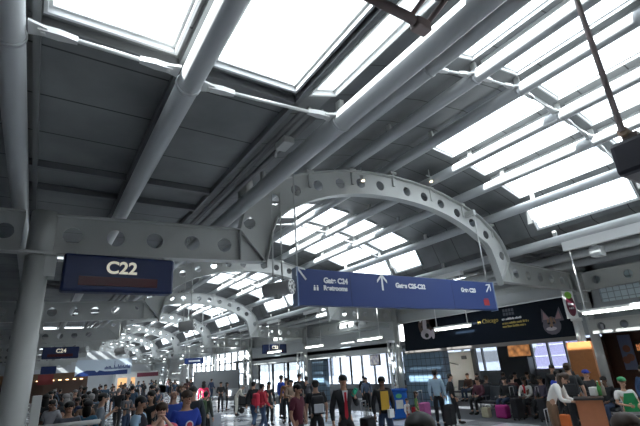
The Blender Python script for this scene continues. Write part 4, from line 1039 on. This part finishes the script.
for k, (du, c_) in enumerate(((0, (.05, .22, .05)), (4, (.35, .32, .25)))):
    e = empty('bottle', at(600+du, 393, 8.6), label=('green' if k == 0 else 'pale') + ' bottle on the wooden coffee counter', cat='bottle', group='bottles on the counter'); e.location.z = 1.155
    MB().tube([(0, 0, 0), (0, 0, .16), (0, 0, .20), (0, 0, .26)], [.035, .035, .014, .014], 12).build('bottle_body', cloth(c_), e); MB().tube([(0, 0, .26), (0, 0, .28)], .017, 10).build('bottle_cap', whitem, e)
P(621, 380, 8.8, 25, 'both', 'barista in a green cap and green apron over a white shirt', (.72, .72, .70), BK, hair='cap', hcol='cap', female=True, sleeve='short', skin=0, extra=apron, H=1.48)
P(641, 366, 10.5, 30, 'stand', 'person in a dark blue shirt cut by the right edge of the picture', (.03, .06, .14), BK)
# heads close to the camera
P(419, 415.5, 2.5, 185, 'stand', 'dark-haired head in the close foreground at lower centre right', BK, BK, hair='short', hcol='black')
P(624, 415.5, 2.7, 185, 'stand', 'dark-haired head in the close foreground at the lower right corner', BK, BK, hair='short', hcol='brown')

# seated people
ST = [(14.6, 8.6), (14.6, 9.2), (14.6, 9.8), (14.6, 10.6), (14.6, 11.8), (18.2, 9.6), (18.2, 10.2), (18.2, 10.8), (18.2, 12.0), (18.2, 12.6), (18.2, 13.2), (18.5, 14.9), (18.5, 15.5), (15.9, 9.0), (15.9, 10.2), (15.9, 11.1), (15.9, 12.3), (13.9, 7.4), (13.9, 6.8), (19.6, 11.2), (19.6, 10.6), (19.3, 20.5)]
cols = [BK, (.06, .05, .08), (.65, .64, .62), BK, (.10, .03, .05), (.05, .07, .10), BK, (.03, .08, .05), (.16, .16, .18), BK, (.10, .10, .12), BK, (.08, .04, .03), (.04, .05, .07), BK, (.12, .05, .05), BK, (.30, .32, .34), BK, (.07, .07, .08), BK, BK]
cn = ['black', 'dark purple', 'white jacket and red scarf', 'black', 'dark red', 'slate blue', 'black', 'dark green', 'grey', 'black', 'charcoal', 'black', 'brown', 'navy', 'black', 'rust', 'black', 'pale grey', 'black', 'charcoal', 'black', 'black']
rowname = {14.6: 'front', 18.2: 'middle', 18.5: 'pier-side', 15.9: 'second', 13.9: 'kiosk-side', 19.6: 'window-side', 19.3: 'opening-side'}
cnt = {}
for i, (x, y) in enumerate(ST):
    r = 0 if x in (14.6, 18.2, 18.5, 13.9, 19.3) else math.pi
    cnt[x] = cnt.get(x, 0) + 1
    lab = 'person in %s seated in the %s row, %s from the right' % (cn[i], rowname[x], ['first', 'second', 'third', 'fourth', 'fifth', 'sixth', 'seventh'][cnt[x]-1])
    def scarf(e, J): MB().tube([J['nk']+Vector((-.06, -.06, -.02)), J['nk']+Vector((0, -.10, -.07)), J['nk']+Vector((.02, -.15, -.28))], .035, 8).build('scarf', cloth((.5, .02, .03)), e)
    person((x + (.06 if r == 0 else -.06), y, 0), r - math.pi/2, 1.70, 'sit', lab, cols[i], BK if i % 3 else DN, hair='long' if i % 3 == 2 else 'short', hcol='black' if i % 4 else 'brown', female=i % 3 == 2, skin=i % 4, group='seated travellers', extra=scarf if i == 2 else None)
e = empty('pink_bag', (13.85, 10.3, 0), label='magenta bag on the carpet by the front seats', cat='bag'); MB().box((-.14, -.22, 0), (.14, .22, .42)).build('bag_body', cloth((.42, .03, .22)), e, .06); MB().tube([(0, -.1, .42), (0, 0, .55), (0, .1, .42)], .012, 6).build('handle', blackm, e)
e = empty('tote_bag', (13.8, 10.95, 0), label='pale yellow tote bag left of the magenta bag', cat='bag'); MB().box((-.1, -.15, 0), (.1, .15, .32)).build('bag_body', cloth((.45, .42, .30)), e, .03); MB().tube([(0, -.08, .32), (0, 0, .5), (0, .08, .32)], .01, 6).build('handle', blackm, e)
for i, (x, y) in enumerate(((13.7, 9.6), (13.75, 8.7), (17.4, 11.4))):
    suitcase(0, 0, 0, .2*i, (.02, .02, .025), 'black suitcase on the carpet %s' % ['in front of the person with the red scarf', 'right of the person with the red scarf', 'in front of the middle seat row'][i], loc=(x, y, 0))

# blue recycling bin
b_ = at(395, 397, 15.9)
e = empty('recycling_bin', (11.9, 13.5, 0), rz=math.radians(-25), label='blue recycling bin with a white label and green mark in front of the third opening', cat='bin')
MB().box((-.36, -.3, .03), (.36, .3, .98)).build('bin_body', cloth((.010, .10, .42)), e, .05)
MB().box((-.38, -.32, .98), (.38, .32, 1.06)).build('lid', cloth((.008, .08, .36)), e, .02)
MB().box((-.12, -.308, .38), (.16, -.30, .68)).build('label_panel', cloth((.6, .62, .6)), e); q = MB(); disc(q, .02, .82, .12, .08, -.308, -.30); q.build('green_mark', cloth((.1, .4, .2)), e)
e = empty('red_bag', (12.6, 13.3, 0), label='small red bag between the blue bin and the children', cat='bag'); MB().box((-.1, -.1, 0), (.1, .1, .36)).build('bag_body', cloth((.55, .02, .03)), e, .04); MB().tube([(-.05, 0, .36), (0, 0, .45), (.05, 0, .36)], .01, 6).build('handle', blackm, e)
# black cart and grey board in the middle distance
p = at(249, 398, 22.8)
e = empty('luggage_cart', (p.x, p.y, 0), rz=.1, label='black loaded cart next to the person in the cream suit', cat='cart')
MB().box((-.85, -.4, .30), (.85, .4, .38)).build('deck', darkm, e, .02); MB().box((-.75, -.35, .38), (.1, .35, .95)).build('luggage', blackm, e, .08); MB().box((.15, -.3, .38), (.7, .3, .78)).build('luggage', cloth((.04, .05, .06)), e, .08)
MB().tube([(.82, -.3, .38), (.88, -.3, 1.0), (.88, .3, 1.0), (.82, .3, .38)], .02, 8).build('handle', legm, e)
for sx_ in (-.6, .6):
    for sy_ in (-.3, .3): MB().tube([(sx_, sy_-.03, .15), (sx_, sy_+.03, .15)], .15, 14).build('wheel', blackm, e)
e = empty('grey_board', (13.4, 38, 0), rz=math.radians(-20), label='large grey board standing in the middle distance behind the pair in black', cat='board')
MB().box((-1.9, -.05, .75), (1.9, .05, 2.25)).build('panel', greym, e); MB().box((-1.95, -.08, 0), (-1.85, .08, 2.3)).box((1.85, -.08, 0), (1.95, .08, 2.3)).build('frame', mullm, e)
# railing at left foreground
p = at(37, 400, 6.2)
e = empty('queue_railing', (p.x, p.y, 0), label='white tubular railing with a flat post at the lower left', cat='railing')
MB().box((-.06, -.04, 0), (.06, .04, 1.90)).build('post', steel, e, .01)
MB().tube([(0, 0, 1.46), (.86, -.10, 1.47)], .035, 12).build('rail', steel, e); MB().tube([(.86, -.10, 0), (.86, -.10, 1.47)], .02, 12).build('post', darkm, e)

# crowds
random.seed(21)
CC = [(BK, 'black'), (BK, 'black'), ((.05, .05, .06), 'charcoal'), ((.04, .06, .12), 'navy'), ((.12, .12, .13), 'grey'), ((.08, .03, .03), 'dark red'), ((.05, .09, .14), 'slate blue'), ((.30, .30, .32), 'light grey'), ((.07, .09, .06), 'olive'), ((.55, .54, .52), 'white'), ((.14, .08, .05), 'brown')]
OCC = [o.location.copy() for o in C.objects if o.name.startswith('person') and o.parent is None]
OCC += [o.location.copy() for o in C.objects if o.name.startswith('column') and o.parent is None]
def crowd(n, u0, u1, d0, d1, where, group, dv=0):
    pts = []
    used = {}
    for i in range(n*3):
        if len(pts) >= n: break
        u = random.uniform(u0, u1); d = random.uniform(d0, d1)
        hor = 387.07 - .0645*u; H_ = random.uniform(1.58, 1.82); v = hor + (EYE-H_)*424/d
        r_ = ray(u, v)*d/424
        if r_.x > (13 if d < 25 else 14.8): continue
        if any(math.hypot(q.x-r_.x, q.y-r_.y) < .62 for q in OCC): continue
        OCC.append(Vector((r_.x, r_.y, 0))); pts.append((u, r_, H_))
    pts.sort(key=lambda q: q[0])
    for i, (u, r_, H_) in enumerate(pts):
        c, cname = random.choice(CC); fem = random.random() < .45; k = random.choice(['stand', 'stand', 'both', 'walk', 'phone'])
        hr = 'long' if fem else 'short'; back = random.random() < .5
        o_ = 'person in %s, %s, %s %s' % (cname, 'back turned' if back else 'facing us', ordn(i, len(pts)), where)
        person((r_.x, r_.y, 0), face(r_, (180 if back else 0)+random.uniform(-50, 50)), H_, k, o_, c, random.choice([BK, DN, (.05, .05, .06)]), hair=hr, hcol=random.choice(['black', 'black', 'brown', 'grey']), female=fem, sleeve=random.choice(['long', 'short']), skin=random.randrange(4), group=group)
NUM = ['first', 'second', 'third', 'fourth', 'fifth', 'sixth', 'seventh', 'eighth', 'ninth', 'tenth', 'eleventh', 'twelfth', 'thirteenth', 'fourteenth', 'fifteenth', 'sixteenth', 'seventeenth', 'eighteenth', 'nineteenth', 'twentieth']
def ordn(i, n):
    return NUM[i] + ' from the left' if i < (n+1)//2 else (NUM[n-1-i] + ' from the right')
crowd(16, 40, 96, 11, 14, 'in the nearest crowd', 'near crowd at left')
crowd(16, 42, 100, 15.5, 20, 'in the middle left crowd', 'middle crowd at left')
crowd(16, 40, 135, 24, 34, 'below the skyline banner', 'far crowd at left')
crowd(8, 112, 165, 14, 19, 'behind the black vest man', 'crowd behind the vest man')
crowd(14, 130, 215, 28, 45, 'before the white kiosk', 'far crowd in the centre')
crowd(10, 95, 200, 48, 56, 'among the farthest travellers', 'farthest travellers')
